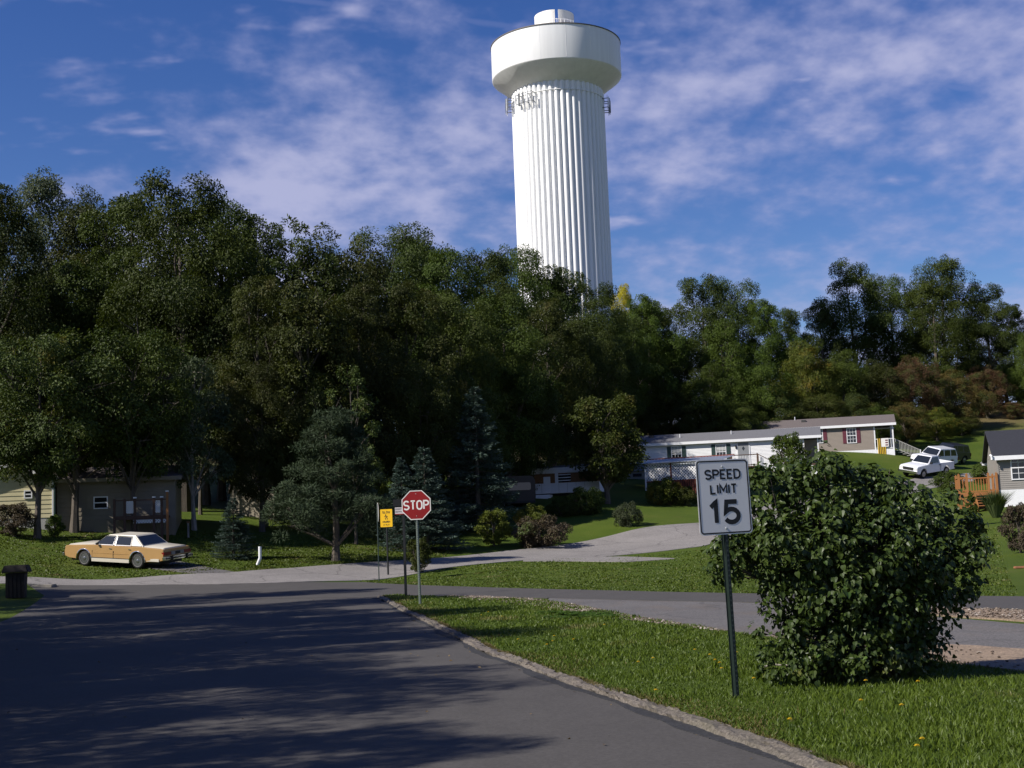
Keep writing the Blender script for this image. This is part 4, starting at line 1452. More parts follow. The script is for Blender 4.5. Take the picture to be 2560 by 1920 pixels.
def sedan(label, body_m, top_m, name='sedan_car', white=True):
    c = thing(name, label, 'car')
    ra, fa, R = -1.47, 1.45, 0.345
    prof = [(2.56, 0.42), (2.58, 0.60), (2.55, 0.86), (2.30, 0.895), (1.05, 0.955), (-1.65, 0.945), (-2.55, 0.90), (-2.80, 0.87), (-2.84, 0.60), (-2.80, 0.40), (-2.5, 0.33)]
    prof += archpts(ra, 0.40, 0.30, 0.345)[::-1] + archpts(fa, 0.40, 0.30, 0.345)[::-1] + [(2.3, 0.33)]

    def tp(x, z):
        t = 1 - 0.05 * max(0, (abs(x + 0.1) - 1.7)) ** 2 * 1.1
        return t * (1 - 0.06 * max(0, (z - 0.62) / 0.35) - 0.04 * max(0, (0.45 - z) / 0.15))
    body = body_shell(c, 'body', prof, 0.98, body_m, tp, 0.025)
    Z = (0.94, 1.40, 0.885, 0.66)
    cab = cabin(c, (1.02, -1.72), (0.30, -1.12), *Z, top_m)
    MB().hexa([(1.0, -0.86, 0.938), (2.45, -0.82, 0.88), (2.45, 0.82, 0.88), (1.0, 0.86, 0.938)], [(1.0, -0.80, 0.985), (2.42, -0.74, 0.925), (2.42, 0.74, 0.925), (1.0, 0.80, 0.985)]).build('hood', top_m, c, True, 0.02)
    MB().hexa([(-2.74, -0.80, 0.86), (-1.70, -0.84, 0.935), (-1.70, 0.84, 0.935), (-2.74, 0.80, 0.86)], [(-2.72, -0.72, 0.925), (-1.70, -0.78, 0.975), (-1.70, 0.78, 0.975), (-2.72, 0.72, 0.925)]).build('trunk_lid', top_m, c, True, 0.02)
    for s in (1, -1):
        side_window(cab, [(0.86, 0.99), (-0.13, 0.99), (-0.13, 1.33), (0.40, 1.33)], s, Z)
        side_window(cab, [(-0.25, 0.99), (-1.02, 0.99), (-0.98, 1.32), (-0.25, 1.33)], s, Z)
        # bright frames round the side glass
        fr = MB()
        for quad in ([(0.90, 0.965), (-0.10, 0.965), (-0.10, 1.355), (0.41, 1.355)], [(-0.22, 0.965), (-1.06, 0.965), (-1.02, 1.345), (-0.22, 1.355)]):
            pts = [side_pt(x, z, s, *Z) for x, z in quad]
            pts = [(a, b + 0.008 * s, z) for a, b, z in pts]
            fr.tube(pts + [pts[0]], 0.014, 5)
        fr.build('window_frame', M_CHROME, cab)
        # door: thin outline pieces and handle
        for (x0, x1) in ((0.98, -0.17), (-0.19, -1.22)):
            d = MB()
            for xx in (x0, x1):
                y0 = 0.982 * s
                d.box(xx - 0.005, xx + 0.005, min(y0, y0 - 0.02 * s), max(y0, y0 - 0.02 * s), 0.42, 0.72)
            dd = d.build('door', M_BLACKTRIM, c)
            hx = x1 + 0.16
            MB().box(hx - 0.07, hx + 0.07, min(0.955 * s, 0.975 * s), max(0.955 * s, 0.975 * s), 0.80, 0.835).build('handle', M_CHROME, dd, bevel=0.005)
        # rocker, black line, side moulding, arch trims
        MB().box(-1.04, 1.02, min(0.90 * s, 0.985 * s), max(0.90 * s, 0.985 * s), 0.235, 0.40).build('rocker_panel', top_m, c, bevel=0.01)
        MB().box(-2.62, -1.90, min(0.90 * s, 0.955 * s), max(0.90 * s, 0.955 * s), 0.345, 0.47).build('rear_lower_panel', top_m, c, bevel=0.01)
        MB().box(-1.04, 1.02, min(0.90 * s, 0.988 * s), max(0.90 * s, 0.988 * s), 0.402, 0.425).build('black_line', M_BLACKTRIM, c)
        MB().box(-1.0, 1.0, min(0.96 * s, 0.986 * s), max(0.96 * s, 0.986 * s), 0.60, 0.618).build('side_moulding', body_m, c, bevel=0.004)
        for ax_ in (ra, fa):
            MB().tube([(x, 0.972 * s, z) for x, z in archpts(ax_, 0.415, 0.31, 0.345, 14)], 0.024, 6).build('arch_trim', M_CHROME, c, True)
            MB().prism(archpts(ax_, 0.39, 0.30, 0.345, 12), min(0.55 * s, 0.70 * s), max(0.55 * s, 0.70 * s), 'y').build('wheel_well', M_BLACKTRIM, c)
            wheel(c, ax_, 0.83 * s, R, 0.21, s, white)
        MB().box(2.35, 2.55, min(0.62 * s, 0.90 * s), max(0.62 * s, 0.90 * s), 0.66, 0.83).build('headlight', M_LAMP_CLEAR, c, bevel=0.01)
        MB().box(-2.86, -2.70, min(0.44 * s, 0.915 * s), max(0.44 * s, 0.915 * s), 0.62, 0.76).build('tail_light', M_LAMP_RED, c, bevel=0.01)
        MB().box(0.62, 0.74, min(0.93 * s, 1.06 * s), max(0.93 * s, 1.06 * s), 0.97, 1.06).build('mirror', M_BLACKTRIM, c, bevel=0.02)
    # windscreen and rear window
    poly_panel(cab, 'windscreen', [(0.92, -0.78, 1.0), (0.92, 0.78, 1.0), (0.38, 0.62, 1.345), (0.38, -0.62, 1.345)], GLASS, 0.012)
    poly_panel(cab, 'rear_window', [(-1.625, 0.76, 1.01), (-1.625, -0.76, 1.01), (-1.19, -0.61, 1.345), (-1.19, 0.61, 1.345)], GLASS, 0.012)
    MB().box(-0.02, 0.0, -0.62, 0.62, 0.95, 1.2).build('front_seat', M_SEAT, c)
    bp = MB().box(-2.96, -2.78, -0.96, 0.96, 0.42, 0.57).build('rear_bumper', M_CHROME, c, True, 0.03)
    MB().box(-2.985, -2.955, -0.90, 0.90, 0.47, 0.52).build('rubber_strip', M_BLACKTRIM, bp)
    for yy in (-0.5, 0.5):
        MB().box(-3.0, -2.95, yy - 0.05, yy + 0.05, 0.38, 0.60).build('overrider', M_BLACKTRIM, bp, bevel=0.012)
    MB().box(2.56, 2.72, -0.96, 0.96, 0.42, 0.57).build('front_bumper', M_CHROME, c, True, 0.03)
    MB().box(2.50, 2.60, -0.58, 0.58, 0.62, 0.86).build('grille', M_CHROME, c, bevel=0.01)
    MB().box(-2.865, -2.80, -0.43, 0.43, 0.62, 0.76).build('tail_panel', M_GREY_TRIM, c, bevel=0.01)
    MB().box(-2.875, -2.862, -0.16, 0.16, 0.63, 0.75).build('licence_plate', M_BLACKTRIM, c)
    MB().box(-2.5, 2.3, -0.75, 0.75, 0.22, 0.34).build('underbody', M_BLACKTRIM, c)
    MB().tube([(-2.2, 0.6, 0.24), (-2.9, 0.6, 0.26)], 0.03, 8).build('exhaust_pipe', M_BLACKTRIM, c)
    return c


car = sedan('gold and cream four-door sedan parked on the sloping lawn driveway', M_GOLD, M_CREAM)
pr_, pf_ = hit(322, 1233), hit(191, 1217)
mid = (pr_ + pf_) / 2
hd = math.pi - rad(24)
seat_on_ground(car, mid[0] + 0.1, mid[1] + 0.75, hd, 1.46)
car.matrix_world = car.matrix_world @ Matrix.Scale(1.04, 4)


def pickup(label):
    c = thing('pickup_truck', label, 'pickup truck')
    ra, fa, R = -1.62, 1.68, 0.39
    prof = [(2.62, 0.50), (2.64, 0.95), (2.45, 1.06), (1.0, 1.15), (-0.75, 1.15), (-0.78, 0.62), (-0.78, 0.45)] + archpts(fa, 0.47, 0.42, 0.40)[::-1] + [(2.4, 0.42)]

    def tp(x, z):
        return (1 - 0.05 * max(0, x - 1.7)) * (1 - 0.06 * max(0, (z - 0.8) / 0.4))
    body_shell(c, 'body', prof, 0.97, M_TRUCK, tp, 0.03)
    Z = (1.14, 1.80, 0.88, 0.70)
    cab = cabin(c, (1.02, -0.76), (0.30, -0.62), *Z, M_TRUCK, 'cab')
    for s in (1, -1):
        side_window(cab, [(0.80, 1.20), (-0.55, 1.20), (-0.52, 1.70), (0.32, 1.70)], s, Z)
        bed = [(-0.80, 0.45), (-0.80, 1.14), (-2.72, 1.14), (-2.74, 0.50)] + archpts(ra, 0.47, 0.45, 0.40)[::-1]
        MB().prism(bed, min(0.86 * s, 0.96 * s), max(0.86 * s, 0.96 * s), 'y').build('bed_side', M_TRUCK, c, bevel=0.02)
        for ax_ in (ra, fa):
            wheel(c, ax_, 0.82 * s, R, 0.25, s, False)
            MB().prism(archpts(ax_, 0.46, 0.42, 0.40, 12), min(0.5 * s, 0.68 * s), max(0.5 * s, 0.68 * s), 'y').build('wheel_well', M_BLACKTRIM, c)
        MB().box(2.50, 2.64, min(0.55 * s, 0.88 * s), max(0.55 * s, 0.88 * s), 0.76, 0.95).build('headlight', M_LAMP_CLEAR, c, bevel=0.01)
        MB().box(-2.76, -2.70, min(0.80 * s, 0.95 * s), max(0.80 * s, 0.95 * s), 0.75, 1.05).build('tail_light', M_LAMP_RED, c, bevel=0.01)
        MB().box(0.72, 0.86, min(0.92 * s, 1.12 * s), max(0.92 * s, 1.12 * s), 1.20, 1.36).build('mirror', M_BLACKTRIM, c, bevel=0.02)
        hm = MB().box(-0.58, -0.44, min(0.955 * s, 0.985 * s), max(0.955 * s, 0.985 * s), 1.0, 1.06)
        hm.build('handle', M_BLACKTRIM, c)
        MB().box(-0.66, -0.65, min(0.96 * s, 0.977 * s), max(0.96 * s, 0.977 * s), 0.5, 1.1).build('door_gap', M_BLACKTRIM, c)
    poly_panel(cab, 'windscreen', [(0.93, -0.78, 1.22), (0.93, 0.78, 1.22), (0.38, 0.65, 1.73), (0.38, -0.65, 1.73)], GLASS, 0.014)
    poly_panel(cab, 'rear_window', [(-0.745, 0.72, 1.24), (-0.745, -0.72, 1.24), (-0.655, -0.62, 1.70), (-0.655, 0.62, 1.70)], GLASS, 0.012)
    MB().box(-2.70, -0.80, -0.86, 0.86, 0.55, 0.66).build('bed_floor', M_GREY_TRIM, c)
    MB().box(-2.74, -2.66, -0.85, 0.85, 0.60, 1.12).build('tailgate', M_TRUCK, c, bevel=0.015)
    MB().box(-0.86, -0.80, -0.85, 0.85, 0.60, 1.14).build('bed_front', M_TRUCK, c, bevel=0.01)
    MB().box(2.58, 2.78, -0.95, 0.95, 0.48, 0.68).build('front_bumper', M_CHROME, c, True, 0.03)
    MB().box(-2.92, -2.72, -0.92, 0.92, 0.46, 0.62).build('rear_bumper', M_CHROME, c, True, 0.03)
    MB().box(2.56, 2.67, -0.52, 0.52, 0.72, 0.96).build('grille', M_BLACKTRIM, c, bevel=0.01)
    MB().box(-2.5, 2.4, -0.6, 0.6, 0.35, 0.56).build('underbody', M_BLACKTRIM, c)
    return c


def suv(label, paint, name='sport_utility_vehicle'):
    c = thing(name, label, 'car')
    ra, fa, R = -1.40, 1.42, 0.37
    prof = [(2.32, 0.48), (2.34, 0.92), (2.15, 1.03), (0.85, 1.10), (-2.30, 1.10), (-2.36, 0.95), (-2.36, 0.48)] + archpts(ra, 0.44, 0.38, 0.38)[::-1] + archpts(fa, 0.44, 0.38, 0.38)[::-1] + [(2.1, 0.40)]

    def tp(x, z):
        return (1 - 0.05 * max(0, abs(x) - 1.6)) * (1 - 0.06 * max(0, (z - 0.8) / 0.4))
    body_shell(c, 'body', prof, 0.93, paint, tp, 0.03)
    Z = (1.09, 1.76, 0.86, 0.70)
    cab = cabin(c, (0.92, -2.30), (0.25, -2.02), *Z, paint)
    for s in (1, -1):
        for q in ([(0.72, 1.15), (-0.15, 1.15), (-0.15, 1.66), (0.28, 1.66)], [(-0.27, 1.15), (-1.12, 1.15), (-1.12, 1.66), (-0.27, 1.66)], [(-1.24, 1.15), (-2.10, 1.15), (-1.95, 1.66), (-1.24, 1.66)]):
            side_window(cab, q, s, Z)
        for ax_ in (ra, fa):
            wheel(c, ax_, 0.79 * s, R, 0.22, s, False)
            MB().prism(archpts(ax_, 0.43, 0.38, 0.38, 12), min(0.5 * s, 0.66 * s), max(0.5 * s, 0.66 * s), 'y').build('wheel_well', M_BLACKTRIM, c)
        MB().box(2.22, 2.34, min(0.55 * s, 0.84 * s), max(0.55 * s, 0.84 * s), 0.76, 0.93).build('headlight', M_LAMP_CLEAR, c, bevel=0.01)
        MB().box(-2.39, -2.28, min(0.74 * s, 0.90 * s), max(0.74 * s, 0.90 * s), 0.72, 1.02).build('tail_light', M_LAMP_RED, c, bevel=0.01)
        MB().box(0.6, 0.72, min(0.88 * s, 1.05 * s), max(0.88 * s, 1.05 * s), 1.14, 1.28).build('mirror', M_BLACKTRIM, c, bevel=0.02)
    poly_panel(cab, 'windscreen', [(0.84, -0.76, 1.17), (0.84, 0.76, 1.17), (0.33, 0.65, 1.68), (0.33, -0.65, 1.68)], GLASS, 0.014)
    poly_panel(cab, 'rear_window', [(-2.275, 0.70, 1.2), (-2.275, -0.70, 1.2), (-2.075, -0.62, 1.66), (-2.075, 0.62, 1.66)], GLASS, 0.012)
    MB().box(2.28, 2.42, -0.90, 0.90, 0.45, 0.64).build('front_bumper', M_CHROME, c, True, 0.03)
    MB().box(-2.48, -2.34, -0.90, 0.90, 0.45, 0.64).build('rear_bumper', M_CHROME, c, True, 0.03)
    MB().box(-2.2, 2.1, -0.6, 0.6, 0.32, 0.52).build('underbody', M_BLACKTRIM, c)
    return c


p = atY(2000, 1026, 90.5 * ZS)
hd2 = math.pi + rad(38)
seat_on_ground(pickup('white pickup truck with an open bed parked on the hillside drive'), p[0], p[1], hd2, 1.6)
p = atY(2016, 1012, 94.2 * ZS)
seat_on_ground(suv('white sport utility vehicle parked behind the pickup', M_TRUCK), p[0], p[1], hd2, 1.4)
p = atY(2046, 1006, 97.6 * ZS)
seat_on_ground(suv('dark navy sport utility vehicle behind the white ones', M_NAVY), p[0], p[1], hd2, 1.4)
p = atY(2180, 1008, 92 * ZS)
seat_on_ground(suv('dark vehicle half hidden behind the beige house eave', M_NAVY), p[0], p[1], rad(170), 1.4)

# ------------------------------------------------------------------ homes
M_WHITE_SIDING = smat('white_siding', (0.74, 0.74, 0.74), 0.5, 0.04, 2)
M_WHITE_TRIM = smat('white_trim', (0.76, 0.76, 0.77), 0.45, 0.05, 4)
M_TAN_SIDING = smat('tan_siding', (0.255, 0.215, 0.180), 0.6, 0.05, 2)
M_BEIGE_SIDING = smat('beige_siding', (0.25, 0.232, 0.21), 0.6, 0.06, 2)
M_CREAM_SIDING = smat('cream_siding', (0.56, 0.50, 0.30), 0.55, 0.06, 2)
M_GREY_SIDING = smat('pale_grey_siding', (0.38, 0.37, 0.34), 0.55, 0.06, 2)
M_SHADE_SIDING = smat('shade_darkened_siding', (0.21, 0.182, 0.135), 0.6, 0.08, 2)  # siding colour darkened to carry the canopy's shade over the wing
M_ROOF_GREY = smat('grey_shingle', (0.135, 0.135, 0.145), 0.9, 0.25, 14, bump=0.4, bscale=30)
M_ROOF_BROWN = smat('brown_shingle', (0.125, 0.105, 0.100), 0.9, 0.25, 14, bump=0.4, bscale=30)
M_ROOF_DARK = smat('charcoal_shingle', (0.026, 0.027, 0.034), 0.85, 0.3, 14, bump=0.4, bscale=30)
M_SHUT_GREEN = smat('green_shutter', (0.030, 0.058, 0.052), 0.5, 0.1)
M_SHUT_RED = smat('burgundy_shutter', (0.13, 0.030, 0.045), 0.5, 0.1)
M_DOOR_GREY = smat('grey_door', (0.22, 0.23, 0.24), 0.5, 0.06)
M_CURTAIN = smat('curtain', (0.42, 0.43, 0.42), 0.9, 0.1)
M_DECK_BROWN = smat('stained_brown_wood', (0.085, 0.045, 0.030), 0.7, 0.3, 10, stretch=(1, 1, 5))
M_DECK_ORANGE = smat('orange_stained_wood', (0.30, 0.125, 0.038), 0.65, 0.2, 9, stretch=(1, 1, 4))
M_RED_WOOD = smat('red_brown_wood', (0.15, 0.036, 0.022), 0.7, 0.25, 9)
M_WOOD_BROWN = smat('brown_panel', (0.20, 0.098, 0.040), 0.7, 0.25, 5, stretch=(1, 1, 3))
M_VENT = smat('roof_vent', (0.05, 0.05, 0.05), 0.7)


def lap_wall(parent, name, x0, x1, z0, z1, pitch, mat, y=0.0, thick=0.06, axis='x', flip=1):
    """one wall of lapped boards: every board leans out at its lower edge"""
    n = max(1, round((z1 - z0) / pitch))
    h = (z1 - z0) / n
    poly = []
    for k in range(n):
        poly += [(y - 0.020 * flip, z0 + k * h), (y - 0.004 * flip, z0 + (k + 1) * h - 0.004)]
    poly += [(y + thick * flip, z1), (y + thick * flip, z0)]
    if axis == 'x':
        m = MB().prism(poly, x0, x1, 'x')
    else:                                   # wall running along y at constant x
        m = MB().prism([(a, b) for a, b in poly], x0, x1, 'y')
    return m.build(name, mat, parent)


def window(parent, xc, z0, z1, w, shutter=None, y=-0.02, cols=3, rows=4, grid=True, curtain=False, frame_mat=None):
    fm = frame_mat or M_WHITE_TRIM
    f = MB()
    t = 0.06
    f.box(xc - w / 2 - t, xc + w / 2 + t, y - 0.045, y, z0 - t, z0)
    f.box(xc - w / 2 - t, xc + w / 2 + t, y - 0.045, y, z1, z1 + t)
    f.box(xc - w / 2 - t, xc - w / 2, y - 0.045, y, z0, z1)
    f.box(xc + w / 2, xc + w / 2 + t, y - 0.045, y, z0, z1)
    f.box(xc - w / 2, xc + w / 2, y - 0.038, y, (z0 + z1) / 2 - 0.03, (z0 + z1) / 2 + 0.03)
    wo_ = f.build('window', fm, parent)
    zm = (z0 + z1) / 2
    for (a, b) in ((z0, zm - 0.03), (zm + 0.03, z1)):
        MB().box(xc - w / 2, xc + w / 2, y - 0.012, y - 0.004, a, b).build('pane', GLASS, wo_)
    if curtain:
        MB().box(xc - w / 2 + 0.02, xc + w / 2 - 0.02, y - 0.0145, y - 0.0125, zm + 0.1, z1 - 0.03).build('curtain', M_CURTAIN, wo_)
    if grid:
        g = MB()
        for k in range(1, cols):
            x = xc - w / 2 + w * k / cols
            g.box(x - 0.012, x + 0.012, y - 0.026, y - 0.013, z0, zm - 0.03)
            g.box(x - 0.012, x + 0.012, y - 0.026, y - 0.013, zm + 0.03, z1)
        for k in range(1, rows):
            if k * 2 == rows:
                continue
            z = z0 + (z1 - z0) * k / rows
            g.box(xc - w / 2, xc + w / 2, y - 0.025, y - 0.0135, z - 0.012, z + 0.012)
        g.build('glazing_bars', fm, wo_)
    if shutter:
        for s in (-1, 1):
            xs = xc + s * (w / 2 + t + 0.19)
            m = MB().box(xs - 0.17, xs + 0.17, y - 0.03, y, z0 - 0.05, z1 + 0.05)
            for k in range(9):
                zz = z0 + (z1 - z0) * (k + 0.5) / 9
                m.box(xs - 0.13, xs + 0.13, y - 0.042, y - 0.03, zz - 0.035, zz + 0.02)
            m.build('shutter', shutter, wo_)
    return wo_


def gable_roof(parent, x0, x1, y0, y1, ze, rise, mat, over=0.28, th=0.10, end_mat=None):
    ym = (y0 + y1) / 2
    a = (rise) / (ym - y0)
    yo, yb = y0 - over, y1 + over
    zo = ze - a * over
    r = MB()
    r.prism([(yo, zo), (ym, ze + rise), (yb, zo), (yb, zo + th), (ym, ze + rise + th), (yo, zo + th)], x0 - 0.25, x1 + 0.25, 'x')
    ro = r.build('roof', mat, parent)
    for xx in (x0, x1 - 0.05):
        MB().prism([(y0, ze - 0.01), (y1, ze - 0.01), (ym, ze + rise - 0.01)], xx, xx + 0.05, 'x').build('gable', end_mat or M_WHITE_TRIM, parent)
    MB().box(x0 - 0.27, x1 + 0.27, yo - 0.03, yo + 0.005, zo - 0.12, zo + th + 0.01).build('fascia', M_WHITE_TRIM, ro)
    MB().box(x0 - 0.26, x1 + 0.26, yb - 0.005, yb + 0.03, zo - 0.12, zo + th + 0.01).build('fascia', M_WHITE_TRIM, ro)
    return ro


def roof_bits(ro, spots, y0, ze, rise, y1, pipes=()):
    ym = (y0 + y1) / 2
    a = rise / (ym - y0)
    for x, f in spots:
        y = y0 + (ym - y0) * f
        z = ze + a * (y - y0) + 0.10
        MB().box(x - 0.22, x + 0.22, y - 0.18, y + 0.18, z - 0.06, z + 0.16).build('roof_vent', M_VENT, ro, bevel=0.02)
    for x, f in pipes:
        y = y0 + (ym - y0) * f
        z = ze + a * (y - y0) + 0.10
        MB().tube([(x, y, z - 0.08), (x, y, z + 0.3)], 0.045, 8).build('vent_pipe', M_ANT_W, ro)


def rail_run(parent, p0, p1, h, mat_rail, mat_bal, spacing=0.13, name='railing', post=0.09, low=0.1, baluster=0.018):
    """straight or sloping railing between two floor points: rails, balusters, end posts"""
    p0, p1 = Vector(p0), Vector(p1)
    L = (p1 - p0).length
    d = (p1 - p0) / L
    hd_ = Vector((d.x, d.y, 0)).normalized()
    n = Vector((-hd_.y, hd_.x, 0))
    m = MB()

    def bar(a, b, w, t):
        m.hexa([a - n * w - Vector((0, 0, t)), b - n * w - Vector((0, 0, t)), b + n * w - Vector((0, 0, t)), a + n * w - Vector((0, 0, t))],
               [a - n * w + Vector((0, 0, t)), b - n * w + Vector((0, 0, t)), b + n * w + Vector((0, 0, t)), a + n * w + Vector((0, 0, t))])
    bar(p0 + Vector((0, 0, h)), p1 + Vector((0, 0, h)), 0.05, 0.03)
    bar(p0 + Vector((0, 0, low)), p1 + Vector((0, 0, low)), 0.03, 0.03)
    r = m.build(name, mat_rail, parent)
    k = max(1, int(L / spacing))
    bm_ = MB().box(-baluster, baluster, -baluster, baluster, low, h).mesh('baluster')
    for i in range(1, k):
        q = p0 + d * (L * i / k)
        b = put('baluster', bm_, mat_bal, r)
        b.location = q
    return r


def level_home(name, label, pA, pB, wall, skirt, cat='mobile home'):
    """pA, pB: eave points of the front wall; returns the Empty (origin at front-left foot of the wall) and its length"""
    A, B = Vector(pA), Vector(pB)
    L = math.hypot(B.x - A.x, B.y - A.y)
    z = (A.z + B.z) / 2 - wall - skirt
    t = thing(name, label, cat, (A.x, A.y, z), math.atan2(B.y - A.y, B.x - A.x))
    return t, L


def sp_at(x, y, Y):
    return atY(x / K, y / K, Y * ZS)


# ---- white mobile home
h, L = level_home('mobile_home', 'white mobile home with green shutters and a grey door', sp_at(1602, 1110, 90), sp_at(2045, 1089, 87.6), 2.35, 0.9)
SK = 0.9
PX = lambda px: (px - 1602) / (2045 - 1602) * L
zE = SK + 2.35
xe = PX(2010)
lap_wall(h, 'wall', 0, xe, SK, zE, 0.115, M_WHITE_SIDING)
MB().box(0.02, xe, 0.065, 4.3, -1.2, zE).build('core_wall', M_WHITE_SIDING, h)
MB().box(0.0, xe, -0.01, 0.06, -1.2, SK - 0.003).build('skirt', M_WHITE_TRIM, h)
MB().box(xe + 0.003, L, 0.0, 4.3, SK - 0.15, SK).build('porch_floor', M_DECK_BROWN, h)
MB().box(xe + 0.003, L, 0.0, 0.05, -1.2, SK - 0.16).build('porch_skirt', M_WHITE_TRIM, h)
MB().box(L - 0.1, L, 0.0, 0.1, SK, zE).build('porch_post', M_WHITE_TRIM, h)
MB().box(xe + 0.004, L + 0.1, 0.0, 0.10, zE - 0.2, zE - 0.002).build('porch_beam', M_WHITE_TRIM, h)
MB().box(xe + 0.02, L - 0.02, 2.5, 2.56, SK, zE - 0.2).build('porch_back_wall', M_TAN_SIDING, h)
ro = gable_roof(h, 0, L, 0, 4.3, zE, 0.78, M_ROOF_GREY)
roof_bits(ro, [(PX(1625), 0.75)], 0, zE, 0.78, 4.3, [(PX(1700), 0.5), (PX(1830), 0.6)])
window(h, PX(1692), SK + 0.75, zE - 0.38, 0.78, M_SHUT_GREEN, curtain=True)
window(h, PX(1804), SK + 0.75, zE - 0.38, 0.78, M_SHUT_GREEN, curtain=True)
dx = PX(1860)
dr = MB().box(dx - 0.46, dx + 0.46, -0.05, -0.02, SK + 0.02, SK + 2.06).build('door', M_DOOR_GREY, h)
MB().prism([(dx, SK + 1.35), (dx + 0.13, SK + 1.55), (dx, SK + 1.75), (dx - 0.13, SK + 1.55)], -0.056, -0.051, 'y').build('diamond_window', GLASS, dr)
fr = MB().box(dx - 0.54, dx - 0.465, -0.06, -0.02, SK, SK + 2.14)
fr.box(dx + 0.465, dx + 0.54, -0.06, -0.02, SK, SK + 2.14).box(dx - 0.464, dx + 0.464, -0.06, -0.02, SK + 2.065, SK + 2.14)
fr.build('door_frame', M_WHITE_TRIM, dr)
MB().box(dx + 0.34, dx + 0.40, -0.10, -0.05, SK + 1.0, SK + 1.06).build('handle', M_CHROME, dr)
lx = PX(1842)
MB().box(lx - 0.06, lx + 0.06, -0.14, -0.02, SK + 1.55, SK + 1.85).build('porch_lamp', M_BLACKTRIM, h, bevel=0.02)
# brown deck with steps in front of the door
dk = thing('wooden_deck', 'brown wooden deck with white balusters before the grey door', 'deck', h.location, h.rotation_euler.z)
x0, x1 = PX(1828), PX(1897)
zf = SK - 0.05
MB().box(x0, x1, -2.0, -0.07, zf - 0.12, zf).build('deck_floor', M_DECK_BROWN, dk)
for (a, b) in ((x0 + 0.06, -1.94), (x1 - 0.06, -1.94), (x0 + 0.06, -0.25), (x1 - 0.06, -0.25)):
    MB().box(a - 0.055, a + 0.055, b - 0.055, b + 0.055, -1.6, zf + 1.05).build('post', M_DECK_BROWN, dk)
rail_run(dk, (x0 + 0.12, -1.94, zf), (x1 - 0.12, -1.94, zf), 0.95, M_DECK_BROWN, M_WHITE_TRIM)
rail_run(dk, (x1 + 0.02, -1.94, zf), (x1 + 1.7, -1.94, zf - 1.0), 0.95, M_DECK_BROWN, M_WHITE_TRIM)
for k in range(6):
    MB().box(x1 + 0.003 + k * 0.28, x1 + 0.30 + k * 0.28, -1.9, -0.8, zf - 0.20 - k * 0.17, zf - 0.15 - k * 0.17).build('step', M_DECK_BROWN, dk)

# ---- tan mobile home with burgundy shutters and an end porch
h, L = level_home('mobile_home', 'tan mobile home with burgundy shutters and a white end porch', sp_at(1684, 1088, 100.6), sp_at(2232, 1055, 97.0), 2.42, 0.8)
SK = 0.8
zE = SK + 2.42
PX = lambda px: (px - 1684) / (2232 - 1684) * L
xe = PX(2184)
lap_wall(h, 'wall', 0, xe, SK, zE, 0.115, M_TAN_SIDING)
MB().box(0.02, xe, 0.065, 4.4, -1.4, zE).build('core_wall', M_TAN_SIDING, h)
sk_ = MB().box(0.0, L, -0.012, 0.06, -1.4, SK - 0.004)
sk_.build('skirt', M_WHITE_TRIM, h)
for k in range(int(L / 0.35)):
    MB().box(k * 0.35, k * 0.35 + 0.03, -0.022, -0.012, -1.4, SK - 0.004).build('skirt_rib', M_WHITE_TRIM, h)
MB().box(xe + 0.003, L, 0.065, 4.4, SK - 0.15, SK).build('porch_floor', M_DECK_BROWN, h)
for (a, b) in ((xe + 0.07, 0.06), (L - 0.07, 0.06), (L - 0.07, 4.3)):
    MB().box(a - 0.06, a + 0.06, b - 0.06, b + 0.06, SK, zE).build('porch_post', M_WHITE_TRIM, h)
MB().box(xe, L + 0.1, 0.0, 0.08, zE - 0.14, zE - 0.002).build('porch_beam', M_WHITE_TRIM, h)
rail_run(h, (xe + 0.14, 0.06, SK), (L - 0.14, 0.06, SK), 0.95, M_WHITE_TRIM, M_WHITE_TRIM, 0.14, baluster=0.022)
rail_run(h, (L + 0.0, 0.4, SK), (L + 2.3, 0.4, SK - 1.2), 0.95, M_GREY_SIDING, M_GREY_SIDING, 0.14, name='stair_railing', baluster=0.022)
MB().box(L + 2.26, L + 2.36, 0.35, 0.45, -1.6, SK - 0.2).build('stair_post', M_WHITE_TRIM, h)
for k in range(6):
    MB().box(L + 0.003 + k * 0.36, L + 0.38 + k * 0.36, 0.45, 1.6, SK - 0.20 - k * 0.18, SK - 0.15 - k * 0.18).build('step', M_GREY_SIDING, h)
ro = gable_roof(h, 0, L, 0, 4.4, zE, 0.86, M_ROOF_BROWN)
roof_bits(ro, [(PX(1803), 0.8), (PX(1899), 0.8), (PX(2014), 0.65)], 0, zE, 0.86, 4.4, [(PX(1776), 0.5), (PX(1875), 0.55), (PX(1992), 0.95)])
window(h, PX(2049), SK + 0.9, zE - 0.25, 0.72, M_SHUT_RED)
window(h, PX(2130), SK + 0.75, zE - 0.35, 0.78, M_SHUT_RED)
